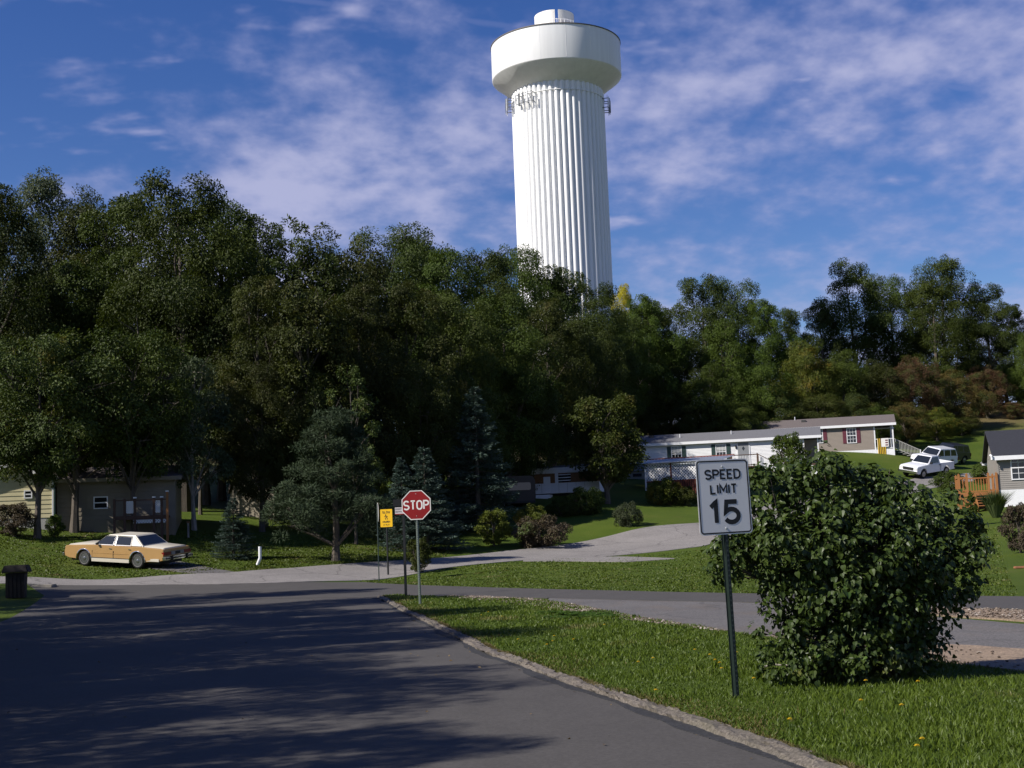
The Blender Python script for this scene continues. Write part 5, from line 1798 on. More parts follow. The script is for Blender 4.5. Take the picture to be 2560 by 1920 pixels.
# striped banner over the rail
bn = thing('porch_banner', 'yellow and black striped banner hung over the white porch rail', 'banner', h.matrix_basis @ Vector((0, 0, 0)), h.rotation_euler.z)
bx0, bx1 = PX(2192), PX(2211)
M_BYEL = smat('banner_yellow', (0.60, 0.38, 0.02), 0.8, 0.1)
n = 9
for k in range(n):
    w = (bx1 - bx0) / n
    MB().box(bx0 + k * w, bx0 + (k + 1) * w, -0.055, -0.045, SK - 0.75, SK + 1.0).build('stripe', M_BYEL if k % 2 == 0 else M_BLACKTRIM, bn)
wp = MB().box(bx0 + (bx1 - bx0) * 0.45, bx1 + 0.28, -0.072, -0.057, SK + 0.2, SK + 1.0).build('white_panel', M_SIGN_WHITE, bn)
for k in range(3):
    MB().box(bx1 - 0.02, bx1 + 0.22, -0.078, -0.073, SK + 0.30 + k * 0.22, SK + 0.42 + k * 0.22).build('dark_mark', M_SHUT_RED, wp)

# ---- lattice porch in front of the white home
def lattice(parent, x0, x1, z0, z1, y, mat, step=0.12, w=0.02, t=0.012, name='lattice'):
    """two layers of crossing slats clipped to the panel"""
    m = MB()
    W, Hh = x1 - x0, z1 - z0
    for s, yy in ((1, y), (-1, y - t - 0.001)):
        k = -Hh
        while k < W:
            # line x = k + u, z = u  (or mirrored)
            u0, u1 = max(0, -k), min(Hh, W - k)
            if u1 - u0 > 0.03:
                a, b = (k + u0, u0), (k + u1, u1)
                if s < 0:
                    a, b = (W - a[0], a[1]), (W - b[0], b[1])
                d = Vector((b[0] - a[0], b[1] - a[1])).normalized()
                nx, nz = -d.y * w, d.x * w
                m.add([(x0 + p[0] + q * nx, yy + dy, z0 + p[1] + q * nz) for p in (a, b) for q in (-1, 1) for dy in (0, -t)],
                      [(0, 1, 3, 2), (4, 6, 7, 5), (0, 4, 5, 1), (2, 3, 7, 6), (0, 2, 6, 4), (1, 5, 7, 3)])
            k += step
    return m.build(name, mat, parent)


Yp = 76.0
A, B = sp_at(1616, 1258, Yp), sp_at(1800, 1250, Yp - 1.5)
zg = min(gz(A[0], A[1]), A[2])
pc = thing('lattice_porch', 'red framed porch with white lattice and a corrugated roof', 'porch', (A[0], A[1], zg), math.atan2(B[1] - A[1], B[0] - A[0]))
Lp = math.hypot(B[0] - A[0], B[1] - A[1])
z_ = lambda y: float(sp_at(1650, y, Yp)[2]) - zg
zt_, zl0, zs0 = z_(1160), z_(1202), z_(1234)
for x in (0.04, Lp * 0.36, Lp * 0.72, Lp - 0.04):
    MB().box(x - 0.05, x + 0.05, -0.05, 0.05, -0.5, zt_).build('post', M_WHITE_TRIM if x < 0.1 else M_RED_WOOD, pc)
MB().box(0.095, Lp, -0.04, 0.04, zl0 - 0.10, zl0 - 0.01).build('rail', M_RED_WOOD, pc)
MB().box(0.095, Lp, -0.04, 0.04, zt_ - 0.05, zt_ + 0.04).build('rail', M_WHITE_TRIM, pc)
for (a, b) in ((0.1, Lp * 0.36 - 0.06), (Lp * 0.36 + 0.06, Lp * 0.72 - 0.06), (Lp * 0.72 + 0.06, Lp - 0.1)):
    lattice(pc, a, b, zl0, zt_ - 0.05, 0.0, M_WHITE_TRIM, 0.21, 0.034, name='lattice_panel')
x = Lp * 0.36
while x < Lp - 0.1:
    MB().box(x, x + 0.11, -0.03, 0.0, zs0 - 0.55, zl0 - 0.11).build('skirt_board', M_RED_WOOD, pc)
    x += 0.17
MB().box(0.0, Lp, 0.3, 3.6, zs0 - 0.2, zs0 - 0.1).build('deck_floor', M_DECK_BROWN, pc)
MB().box(0.0, Lp, 3.55, 3.62, -0.5, zt_).build('back_wall', M_DECK_BROWN, pc)
rf_ = MB()
nC = 60
top_, bot_ = [], []
for k in range(nC + 1):
    x = -1.6 + (Lp + 2.0) * k / nC
    zz = 0.025 * (1 if k % 2 else -1)
    top_.append((x, zz))
poly_u = [(x, z + 0.02) for x, z in top_]
vs, fs = [], []
for (x, z) in top_:
    vs += [(x, -0.35, zt_ + 0.06 + z), (x, 3.8, zt_ + 0.52 + z), (x, -0.35, zt_ + 0.045 + z), (x, 3.8, zt_ + 0.505 + z)]
for k in range(nC):
    i, j = 4 * k, 4 * k + 4
    fs += [(i, j, j + 1, i + 1), (i + 2, i + 3, j + 3, j + 2), (i, i + 2, j + 2, j), (i + 1, j + 1, j + 3, i + 3)]
fs += [(0, 1, 3, 2), (4 * nC, 4 * nC + 2, 4 * nC + 3, 4 * nC + 1)]
rf_.add(vs, fs)
rr_ = rf_.build('corrugated_roof', smat('galvanised_sheet', (0.42, 0.45, 0.50), 0.35, 0.15, 3, metal=0.35), pc)
MB().box(-1.62, Lp + 0.42, 3.78, 3.84, zt_ + 0.46, zt_ + 0.60).build('fascia', M_RED_WOOD, rr_)

# ---- old white and brown trailer under the trees
Yt = 74.0
A, B = sp_at(1228, 1249, Yt), sp_at(1500, 1243, Yt - 1.5)
zg = min(gz(A[0], A[1]), gz(B[0], B[1])) + 0.1
ot = thing('old_trailer', 'old white trailer with a brown wood band standing under the trees', 'trailer', (A[0], A[1], zg), math.atan2(B[1] - A[1], B[0] - A[0]))
Lt = math.hypot(B[0] - A[0], B[1] - A[1])
zz_ = lambda y: max(0.4, float(sp_at(1340, y, Yt)[2]) - zg)
z0, z1, z2, z3 = zz_(1243), zz_(1211), zz_(1187), zz_(1173)
PXt = lambda px: (px - 1228) / 272.0 * Lt
MB().box(0, Lt, 0, 2.6, z0, z1).build('lower_panel', M_WHITE_SIDING, ot)
MB().box(0.003, Lt - 0.003, 0.02, 2.58, z1 + 0.002, z2).build('wood_band', M_WOOD_BROWN, ot)
for k in range(int(Lt / 0.62)):
    MB().box(k * 0.62, k * 0.62 + 0.02, -0.006, 0.0, z0 + 0.02, z1).build('panel_seam', M_GREY_SIDING, ot)
MB().box(-0.05, Lt + 0.05, -0.06, 2.66, z2 + 0.002, z3).build('roof_edge', M_WHITE_TRIM, ot, bevel=0.04)
MB().prism([(-0.04, z3 + 0.002), (2.64, z3 + 0.002), (1.9, z3 + 0.16), (0.7, z3 + 0.16)], 0, Lt, 'x').build('roof', M_ROOF_GREY, ot)
MB().box(PXt(1362), PXt(1379), -0.04, 0.018, z0 + 0.05, z2 - 0.22).build('door', M_WHITE_TRIM, ot, bevel=0.01)
MB().box(PXt(1391), PXt(1399), -0.03, 0.018, z1 - 0.05, z2).build('white_post', M_WHITE_TRIM, ot)
wv = MB().box(PXt(1399), PXt(1430), -0.012, 0.018, z1 + 0.05, z2 - 0.06).build('window', GLASS, ot)
for k in range(3):
    zq = z1 + 0.13 + k * 0.2
    MB().box(PXt(1399), PXt(1430), -0.022, -0.013, zq, zq + 0.06).build('louvre', M_WHITE_TRIM, wv)
MB().box(PXt(1340), PXt(1384), -0.9, -0.05, -0.4, z0 * 0.75).build('steps_landing', M_WHITE_SIDING, ot, bevel=0.02)
MB().box(PXt(1341), PXt(1381), -1.25, -0.905, -0.4, z0 * 0.35).build('step', M_WHITE_SIDING, ot, bevel=0.02)
MB().box(0.2, Lt - 0.2, 0.5, 2.2, -0.6, z0 - 0.005).build('chassis', M_BLACKTRIM, ot)

A = sp_at(1300, 1266, 69)
zg = gz(A[0], A[1])
cs = thing('camper', 'dark brown rounded camper in deep shade beside the old trailer', 'camper', (A[0], A[1], zg), rad(8))
hh = float(sp_at(1300, 1190, 69)[2]) - zg
MB().prism(rrect(2.1, hh - 0.35, 0.38, 0, (hh - 0.35) / 2 + 0.35, 6), -0.2, 3.6, 'y').build('shell', smat('dark_brown_paint', (0.028, 0.019, 0.015), 0.5, 0.2), cs, True, angle=50)
MB().prism(rrect(1.5, 0.5, 0.12, 0, hh * 0.68), -0.215, -0.19, 'y').build('window', GLASS, cs)
for xx in (-0.75, 0.75):
    w_ = wheel(cs, xx, 1.4, 0.33, 0.2, 1, False)
    w_.rotation_euler = (0, 0, math.pi / 2 if xx < 0 else -math.pi / 2)
MB().box(-1.0, 1.0, -0.3, -0.2, 0.38, 0.52).build('bumper', M_BLACKTRIM, cs)

# grey shed between trailer and porch
A, B = sp_at(1545, 1243, 81), sp_at(1618, 1240, 80.6)
zg = min(gz(A[0], A[1]), gz(B[0], B[1]))
gs = thing('grey_shed', 'plain grey shed wall in shade between old trailer and lattice porch', 'shed', (A[0], A[1], zg - 0.1), math.atan2(B[1] - A[1], B[0] - A[0]))
hs_ = float(sp_at(1580, 1176, 81)[2]) - zg
Ls = math.hypot(B[0] - A[0], B[1] - A[1])
lap_wall(gs, 'wall', 0, Ls, 0, hs_, 0.2, M_GREY_SIDING)
MB().box(0.01, Ls - 0.01, 0.065, 2.4, 0, hs_).build('core_wall', M_GREY_SIDING, gs)
MB().prism([(-0.2, hs_ + 0.004), (2.6, hs_ + 0.004), (1.2, hs_ + 0.5)], -0.15, Ls + 0.15, 'x').build('roof', M_ROOF_GREY, gs)
MB().box(Ls * 0.55, Ls * 0.85, -0.05, -0.021, hs_ * 0.45, hs_ * 0.75).build('window', GLASS, gs)

# ---- cream house on the left
Yh = 54.0
A, B = sp_at(-95, 1327, Yh - 0.3), sp_at(131, 1323, Yh + 0.3)
zg = (gz(A[0], A[1]) + gz(B[0], B[1])) / 2
ch = thing('cream_house', 'cream clapboard house with a shaded wing and porch behind the yard trees', 'house', (A[0], A[1], zg), math.atan2(B[1] - A[1], B[0] - A[0]))
Lh = math.hypot(B[0] - A[0], B[1] - A[1])
zR = lambda x, y: float(sp_at(x, y, Yh)[2]) - zg
zr, zl = zR(120, 1192), zR(5, 1165)
slope = (zl - zr) / ((115.0) / 226.0 * Lh)
apex = 0.5 * Lh
pitch = 0.235
SKc = 0.45
MB().box(0, Lh, 0.0, 6.0, -0.8, SKc).build('foundation', M_GREY_SIDING, ch)
core = MB().prism([(0.02, SKc + 0.002), (Lh - 0.02, SKc + 0.002), (Lh - 0.02, zr), (Lh - apex, zr + apex * slope), (0.02, zr)], 0.05, 6.0, 'y').build('core_wall', M_CREAM_SIDING, ch)
k = 0
z = SKc
while z < zr + apex * slope - 0.05:
    zb = min(z + pitch, zr + apex * slope - 0.01)
    ins = max(0, (zb - zr) / slope)
    if Lh - 2 * ins > 0.3:
        x0, x1 = (ins if ins > 0 else 0), Lh - ins
        MB().add([(x0, -0.022, z), (x1, -0.022, z), (x1, 0.048, z), (x0, 0.048, z), (x0, -0.002, zb - 0.006), (x1, -0.002, zb - 0.006), (x1, 0.048, zb - 0.006), (x0, 0.048, zb - 0.006)],
                 [(0, 3, 2, 1), (4, 5, 6, 7), (0, 1, 5, 4), (1, 2, 6, 5), (2, 3, 7, 6), (3, 0, 4, 7)]).build('siding_board', M_CREAM_SIDING, ch)
    z += pitch
rfm = MB()
za_ = zr + apex * slope
ov = 0.35
rfm.prism([(Lh + ov, zr - ov * slope), (Lh - apex, za_), (-ov, zr - ov * slope), (-ov, zr - ov * slope + 0.12), (Lh - apex, za_ + 0.12), (Lh + ov, zr - ov * slope + 0.12)], -0.30, 6.2, 'y')
ro = rfm.build('roof', M_ROOF_BROWN, ch)
bgm = MB()
bgm.prism([(Lh + ov, zr - ov * slope - 0.08), (Lh - apex, za_ - 0.08), (-ov, zr - ov * slope - 0.08), (-ov, zr - ov * slope + 0.10), (Lh - apex, za_ + 0.10), (Lh + ov, zr - ov * slope + 0.10)], -0.335, -0.305, 'y')
bgm.build('barge_board', M_WHITE_TRIM, ro)
MB().box(Lh - 0.02, Lh + 0.06, -0.05, 0.05, -0.1, zr).build('corner_trim', M_WHITE_TRIM, ch)
MB().box(Lh + 0.065, Lh + 0.15, -0.08, 0.0, -0.1, zr - 0.1).build('downspout', M_SHUT_GREEN, ch)
PXc = lambda px: (px + 95) / 226.0 * Lh
window(ch, PXc(70), zR(70, 1243), zR(70, 1228), 0.30, grid=False)
# wing
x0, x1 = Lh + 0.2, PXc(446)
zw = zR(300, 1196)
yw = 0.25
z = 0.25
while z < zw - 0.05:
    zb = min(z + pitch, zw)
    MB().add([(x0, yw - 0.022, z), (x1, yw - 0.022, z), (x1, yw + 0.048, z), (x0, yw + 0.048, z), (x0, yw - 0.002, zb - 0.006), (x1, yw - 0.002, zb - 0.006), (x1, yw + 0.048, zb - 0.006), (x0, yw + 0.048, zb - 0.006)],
             [(0, 3, 2, 1), (4, 5, 6, 7), (0, 1, 5, 4), (1, 2, 6, 5), (2, 3, 7, 6), (3, 0, 4, 7)]).build('siding_board', M_SHADE_SIDING, ch)
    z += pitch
MB().box(x0 - 0.04, x1 - 0.01, yw + 0.05, 5.5, -1.0, zw).build('wing_wall', M_SHADE_SIDING, ch)
MB().box(x0, x1, yw - 0.01, yw + 0.045, -1.0, 0.245).build('wing_foundation', M_SHADE_SIDING, ch)
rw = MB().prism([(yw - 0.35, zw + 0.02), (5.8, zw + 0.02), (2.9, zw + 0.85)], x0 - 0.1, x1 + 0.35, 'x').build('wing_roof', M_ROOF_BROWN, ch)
MB().box(x0 - 0.1, x1 + 0.37, yw - 0.39, yw - 0.352, zw - 0.10, zw + 0.10).build('gutter', M_SHADE_SIDING, rw)
window(ch, PXc(253), zR(250, 1268), zR(250, 1242), 0.62, M_SHADE_SIDING, y=yw - 0.02, grid=False)
# porch on the wing
px0, px1 = PXc(298), PXc(432)
yp = -1.6
zd = zR(360, 1289)
for px in (298, 324, 350, 398, 418, 432):
    xx = PXc(px)
    tall = zR(360, 1232) if px == 432 else zR(360, 1246)
    pp = MB().box(xx - 0.06, xx + 0.06, yp - 0.06, yp + 0.06, -1.0, tall).build('porch_post', M_DECK_ORANGE if px == 432 else M_DECK_BROWN, ch)
    if px >= 350:
        MB().box(xx - 0.08, xx + 0.08, yp - 0.08, yp + 0.08, tall + 0.001, tall + 0.07).build('post_cap', M_WHITE_TRIM, pp)
MB().box(px0, px1, yp + 0.07, yw - 0.03, zd - 0.12, zd).build('porch_floor', M_DECK_BROWN, ch)
MB().box(px0, px1, yp - 0.03, yp + 0.03, zd - 0.2, zd - 0.02).build('porch_rim', M_DECK_BROWN, ch)
MB().box(px0, px1, yp - 0.04, yp + 0.04, zR(360, 1250) - 0.04, zR(360, 1250) + 0.02).build('porch_rail', M_DECK_BROWN, ch)
for (a, b) in ((324, 350), (398, 418)):
    lattice(ch, PXc(a) + 0.07, PXc(b) - 0.07, zd + 0.12, zR(360, 1250) - 0.05, yp, M_WHITE_TRIM, 0.115, 0.02, name='lattice_panel')
lattice(ch, PXc(346), PXc(431), -0.05, zd - 0.22, yp, M_WHITE_TRIM, 0.14, 0.022, name='skirt_lattice')

# pale barn shed behind the spruce
p = hit(520, 1150)
zg = gz(p[0], p[1])
bs = thing('barn_shed', 'pale gambrel garden shed half hidden by the small spruce', 'shed', (p[0] - 0.6, p[1] + 6.5, gz(p[0] - 0.6, p[1] + 6.5) - 0.2), rad(-20))
gp = [(-1.5, 0), (1.5, 0), (1.5, 1.7), (1.15, 2.6), (0, 3.1), (-1.15, 2.6), (-1.5, 1.7)]
MB().prism(gp, 0, 3.5, 'y').build('wall', M_SHADE_SIDING, bs)
MB().prism([(1.58, 1.65), (1.22, 2.65), (0, 3.18), (-1.22, 2.65), (-1.58, 1.65), (-1.66, 1.68), (-1.28, 2.72), (0, 3.28), (1.28, 2.72), (1.66, 1.68)], -0.12, 3.6, 'y').build('roof', M_ROOF_BROWN, bs)
MB().box(-0.75, 0.75, -0.03, -0.003, 0.05, 1.9).build('door', M_SHADE_SIDING, bs)

# ---- beige house and orange deck at the right
A, B = sp_at(2501, 1264, 57.5), sp_at(2800, 1250, 55.0)
zg = float(A[2])
bh = thing('beige_house', 'beige clapboard house with a charcoal roof and white skirt', 'house', (A[0], A[1], zg), rad(-14))
zq = lambda y, x=2520: float(sp_at(x, y, 57.5)[2]) - zg
SKb, zEb = zq(1224), zq(1137)
Lb = 11.0
lap_wall(bh, 'wall', 0, Lb, SKb, zEb, 0.115, M_BEIGE_SIDING)
MB().box(0.01, Lb, 0.065, 6.0, -1.0, zEb).build('core_wall', M_BEIGE_SIDING, bh)
MB().box(0, Lb, -0.012, 0.06, -1.0, SKb - 0.004).build('skirt', M_WHITE_TRIM, bh)
MB().box(-0.03, 0.06, -0.04, -0.005, SKb, zEb).build('corner_trim', M_BEIGE_SIDING, bh)
ro = gable_roof(bh, 0, Lb, 0, 6.0, zEb, 1.45, M_ROOF_DARK, 0.35, end_mat=M_BEIGE_SIDING)
MB().tube([(-0.3, -0.45, zEb - 0.25), (-0.3, -0.45, zEb - 0.05), (-0.35, -0.3, zEb)], 0.06, 8).build('gutter_end', M_WHITE_TRIM, bh)
window(bh, 1.42, zq(1198), zq(1143), 1.35, cols=4, rows=4)
window(bh, 6.5, zq(1198), zq(1143), 1.35, cols=4, rows=4)

D_ = thing('orange_deck', 'orange stained wooden deck with steps beside the beige house', 'deck', (A[0], A[1], zg), rad(-14))
xl = (2404 - 2501) / 2590 * 57.5 * 1.0
zdk = zq(1230, 2450)
zrail = zq(1192, 2450)
MB().box(xl, -0.05, -0.1, 2.2, zdk - 0.06, zdk).build('deck_floor', M_DECK_ORANGE, D_)
MB().box(xl, -0.05, -0.14, -0.102, zdk - 0.22, zdk - 0.01).build('rim_board', M_DECK_ORANGE, D_)
PXd = lambda px: (px - 2501) / 2590 * 57.5 / math.cos(rad(14)) * 1.0
posts = [(xl + 0.06, -0.06), (xl + 0.06, 2.15), (PXd(2428), -0.06), (PXd(2478), -0.06), (-0.10, -0.06), (-0.1, 2.15)]
for (a, b) in posts:
    po = MB().box(a - 0.06, a + 0.06, b - 0.06, b + 0.06, -0.8, zrail + 0.16).build('post', M_DECK_ORANGE, D_)
    MB().prism([(a - 0.06, zrail + 0.161), (a + 0.06, zrail + 0.161), (a, zrail + 0.24)], b - 0.06, b + 0.06, 'y').build('post_cap', M_DECK_ORANGE, po)
hr_ = zrail - zdk
rail_run(D_, (xl + 0.12, -0.06, zdk), (PXd(2428) - 0.06, -0.06, zdk), hr_, M_DECK_ORANGE, M_DECK_ORANGE, 0.14, baluster=0.02)
rail_run(D_, (PXd(2478) + 0.06, -0.06, zdk), (-0.16, -0.06, zdk), hr_, M_DECK_ORANGE, M_DECK_ORANGE, 0.14, baluster=0.02)
rail_run(D_, (xl + 0.12, 2.15, zdk), (-0.16, 2.15, zdk), hr_, M_DECK_ORANGE, M_DECK_ORANGE, 0.14, baluster=0.02)
rail_run(D_, (xl + 0.06, 0.0, zdk), (xl + 0.06, 2.09, zdk), hr_, M_DECK_ORANGE, M_DECK_ORANGE, 0.14, baluster=0.02)
ns = 5
for k in range(ns):
    y1_ = -0.142 - k * 0.28
    zz = zdk - (k + 1) * (zdk + 0.1) / (ns + 1)
    MB().box(PXd(2446), PXd(2479), y1_ - 0.30, y1_, zz - 0.045, zz).build('step', M_DECK_ORANGE, D_)
    MB().box(PXd(2446) + 0.03, PXd(2479) - 0.03, y1_ - 0.03, y1_ - 0.005, zz - 0.2, zz - 0.05).build('riser', M_DECK_BROWN, D_)
for px in (2446, 2479):
    xx = PXd(px)
    MB().prism([(-0.145, zdk - 0.08), (-0.145, zdk - 0.34), (-0.145 - ns * 0.28, -0.5), (-0.145 - ns * 0.28, 0.05)], xx - 0.05, xx - 0.005, 'x').build('stringer', M_DECK_ORANGE, D_)
for px in range(0, 12):
    xx = xl + 0.15 + px * 0.19
    if xx < PXd(2440):
        MB().box(xx, xx + 0.14, -0.09, -0.06, -0.5, zdk - 0.23).build('skirt_board', M_DECK_ORANGE, D_)

# ------------------------------------------------------------------ small things
# wagon wheel
p = hit(1452, 1091)
ww = thing('wagon_wheel', 'old red-brown wagon wheel leaning upright on the lawn', 'wheel', (p[0], p[1], gz(p[0], p[1]) + 0.40), rad(-10))
M_WHEEL = smat('weathered_red_wood', (0.17, 0.06, 0.032), 0.8, 0.3, 8)
MB().lathe([(0.36, -0.03), (0.42, -0.03), (0.42, 0.03), (0.36, 0.03), (0.36, -0.03)], 32, 'y', cap=False).build('felloe', M_WHEEL, ww)
MB().lathe([(0.03, -0.07), (0.07, -0.06), (0.07, 0.06), (0.03, 0.07)], 16, 'y').build('hub', M_WHEEL, ww)
sm = MB().tube([(0.06, 0, 0), (0.37, 0, 0)], 0.018, 6).mesh('spoke')
for k in range(10):
    o = put('spoke', sm, M_WHEEL, ww)
    o.rotation_euler = (0, -2 * math.pi * k / 10, 0)
# white bent pipe
p = hit(562, 1221)
wpipe = MB().tube([(-0.16, 0, -0.05), (-0.13, 0, 0.02), (0.0, 0, 0.32), (0.0, 0, 0.36), (0.0, 0, 0.86)], 0.075, 10).build('drain_pipe', M_WHITE_TRIM, None, True)
wpipe.location = (p[0], p[1], gz(p[0], p[1]))
tag(wpipe, 'white bent downspout pipe standing in the grass near the pine', 'pipe')
# bin at the left
p = hit(36, 1292)
bn_ = thing('litter_bin', 'dark box shaped litter bin with an overhanging lid by the road corner', 'bin', (p[0], p[1], gz(p[0], p[1])), rad(10))
bn_.scale = (0.86, 0.86, 1.05)
M_BIN = smat('dark_brown_wood', (0.020, 0.016, 0.014), 0.8, 0.3)
MB().hexa([(-0.34, -0.34, 0), (0.34, -0.34, 0), (0.34, 0.34, 0), (-0.34, 0.34, 0)], [(-0.38, -0.38, 0.86), (0.38, -0.38, 0.86), (0.38, 0.38, 0.86), (-0.38, 0.38, 0.86)]).build('body', M_BIN, bn_, bevel=0.015)
for k in range(5):
    xx = -0.32 + k * 0.16
    MB().hexa([(xx - 0.06, -0.37, 0.02), (xx + 0.06, -0.37, 0.02), (xx + 0.06, -0.345, 0.02), (xx - 0.06, -0.345, 0.02)], [(xx - 0.06, -0.405, 0.85), (xx + 0.06, -0.405, 0.85), (xx + 0.06, -0.383, 0.85), (xx - 0.06, -0.383, 0.85)]).build('slat', M_BIN, bn_)
MB().hexa([(-0.54, -0.54, 0.87), (0.54, -0.54, 0.87), (0.54, 0.54, 0.87), (-0.54, 0.54, 0.87)], [(-0.44, -0.44, 1.12), (0.44, -0.44, 1.12), (0.44, 0.44, 1.12), (-0.44, 0.44, 1.12)]).build('lid', M_BIN, bn_, bevel=0.03)
p = hit(95, 1268)
sl = MB().box(-0.42, 0.42, -0.3, 0.3, -0.05, 0.09).build('stone_slab', smat('pale_stone', (0.24, 0.22, 0.19), 0.9, 0.25, 6), None, bevel=0.03)
sl.location = (p[0], p[1], gz(p[0], p[1]))
tag(sl, 'pale stone slab lying beside the dark litter bin', 'stone slab')
p = hit(407, 1162)
gp_ = thing('garden_post', 'short weathered post with a cap beyond the gold sedan', 'post', (p[0], p[1], gz(p[0], p[1])), 0.2)
MB().box(-0.05, 0.05, -0.05, 0.05, -0.2, 0.78).build('shaft', M_BARK_PALE, gp_, bevel=0.01)
MB().box(-0.10, 0.10, -0.10, 0.10, 0.781, 0.86).build('cap', M_WOOD_BROWN, gp_, bevel=0.015)
# fallen stick by the lilac
p = hit(1690, 1461)
stick = MB().tube([(-0.28, 0.02, 0.05), (-0.1, 0, 0.085), (0.05, -0.03, 0.075), (0.2, -0.08, 0.05)], [0.012, 0.012, 0.01, 0.006], 6).build('fallen_stick', M_BARK_PALE, None, True)
stick.location = (p[0], p[1], 0.05)
tag(stick, 'pale fallen stick in the grass under the big lilac', 'stick')
# brick left on the lawn at the right
p = hit(2205, 1228)
br = MB().box(-0.2, 0.2, -0.1, 0.1, 0.0, 0.07).build('paving_block', smat('terracotta', (0.32, 0.14, 0.07), 0.8, 0.2), None, bevel=0.015)
br.location = (p[0], p[1], gz(p[0], p[1]))
tag(br, 'terracotta paving block lying on the lawn right of the lilac', 'block')

# ------------------------------------------------------------------ big lilac bush
def heart_leaf(name):
    out_ = [(0.0, 0.0), (0.20, -0.06), (0.42, 0.10), (0.46, 0.32), (0.30, 0.66), (0.0, 1.08), (-0.30, 0.66), (-0.46, 0.32), (-0.42, 0.10), (-0.20, -0.06)]
    V = [(x, y, 0.22 * abs(x) - 0.16 * y * y) for x, y in out_] + [(0, 0.40, -0.03)]
    F_ = [(0, 1, 10), (1, 2, 10), (2, 3, 10), (3, 4, 10), (4, 5, 10), (5, 6, 10), (6, 7, 10), (7, 8, 10), (8, 9, 10), (9, 0, 10)]
    return np.array(V), np.array(F_)


rng = np.random.default_rng(77)
YB = 12.6
LOBES = [(1655, 1075, 62, -.2), (1720, 1062, 78, .1), (1800, 1040, 72, -.1), (1880, 1062, 76, .2), (1965, 1090, 72, 0), (2040, 1125, 66, .1), (2085, 1190, 58, 0), (1572, 1205, 50, -.35), (1620, 1190, 62, -.2), (1690, 1190, 88, -.35), (1790, 1170, 96, -.4), (1900, 1180, 98, -.4),
         (2000, 1210, 84, -.2), (2080, 1255, 60, .1), (1710, 1290, 74, -.3), (1810, 1290, 92, -.45), (1920, 1300, 92, -.35), (2020, 1310, 66, 0), (1690, 1375, 52, -.25), (1770, 1385, 70, -.4), (1870, 1395, 76, -.4), (1965, 1385, 66, -.2), (2015, 1400, 44, 0),
         (1680, 1435, 40, -.2), (1750, 1445, 46, -.35), (1850, 1450, 46, -.4), (1930, 1440, 48, -.3), (1760, 1110, 84, .5), (1890, 1120, 92, .6), (1990, 1170, 84, .6), (1820, 1240, 110, .5), (1940, 1260, 100, .6), (1800, 1360, 90, .5), (1930, 1370, 80, .5), (1800, 1000, 20, -.1), (1935, 1035, 26, 0), (2125, 1175, 24, 0), (2110, 1130, 22, .1)]
base_ = hit(1850, 1478)
YB = base_[1]
bush = thing('lilac_bush', 'big rounded lilac bush with heart shaped leaves behind the speed sign', 'bush', (base_[0], YB, 0.04))
P, N, D, S_, T = [], [], [], [], []
stems = MB()
for (px, py, r, dy) in LOBES:
    px = px - 10 - 10 * max(0, (px - 1850) / 250)
    c = atY(px, py, YB + dy) - np.array([base_[0], YB, 0.04])
    R_ = r * K / F_PX * YB * 0.90
    area = 4 * math.pi * R_ ** 2
    ns_ = max(5, int(area * 17))
    g_ = unit(rng.normal(size=(ns_, 3)) + np.array([0, -0.35, 0.12]))
    sc2 = c + g_ * (R_ * rng.uniform(0.45, 1.0, ns_))[:, None]
    m = ns_ * 32
    which = np.repeat(np.arange(ns_), 32)
    d = unit(rng.normal(size=(m, 3)) + g_[which] * 0.7 + np.array([0, -0.15, 0.1]))
    p_ = sc2[which] + d * (rng.uniform(0.02, 0.17, m) * rng.uniform(0.7, 1.3, ns_)[which])[:, None]
    ok = p_[:, 2] > 0.03
    P.append(p_[ok])
    N.append(unit(d * 0.75 + np.array([0, -0.1, 0.55]) + rng.normal(0, 0.4, (m, 3)))[ok])
    D.append(unit(d * 0.45 + rng.normal(0, 0.5, (m, 3)) + np.array([0, 0, -0.75]))[ok])
    S_.append((rng.uniform(0.032, 0.074, m))[ok])
    T.append(np.clip(rng.uniform(0, 0.35, ns_)[which] + rng.normal(0.2, 0.2, m), 0, 1)[ok])
    if c[2] > 0.25:
        s0 = Vector((rng.uniform(-0.55, 0.55), rng.uniform(-0.2, 0.35), -0.05))
        mid_ = s0.lerp(Vector(c), 0.5) + Vector((rng.uniform(-.1, .1), rng.uniform(-.1, .1), 0.12))
        stems.tube([s0, mid_, Vector(c)], [0.024, 0.016, 0.006], 6)
        for q in range(5):
            e = Vector(c) + Vector(rng.normal(0, 1, 3)).normalized() * R_ * 0.9
            if e.z > 0.05:
                stems.tube([mid_.lerp(Vector(c), 0.6), e], [0.008, 0.003], 4)
P, N, D, S_, T = map(np.concatenate, (P, N, D, S_, T))
hv, hf = heart_leaf('leaf')
D = unit(D - N * (D * N).sum(-1, keepdims=True))
X_ = np.cross(D, N)
front = (P[:, 1] - 0.0) + rng.uniform(0, 0.25, len(P))          # nearest leaves become separate pieces
order = np.argsort(front)
pick = order[::max(1, len(order) // 900)][:300]
rest = np.setdiff1d(np.arange(len(P)), pick)


def leafverts(i):
    return P[i][:, None, :] + (X_[i][:, None, :] * hv[None, :, :1] + D[i][:, None, :] * hv[None, :, 1:2] + N[i][:, None, :] * hv[None, :, 2:3]) * S_[i][:, None, None]


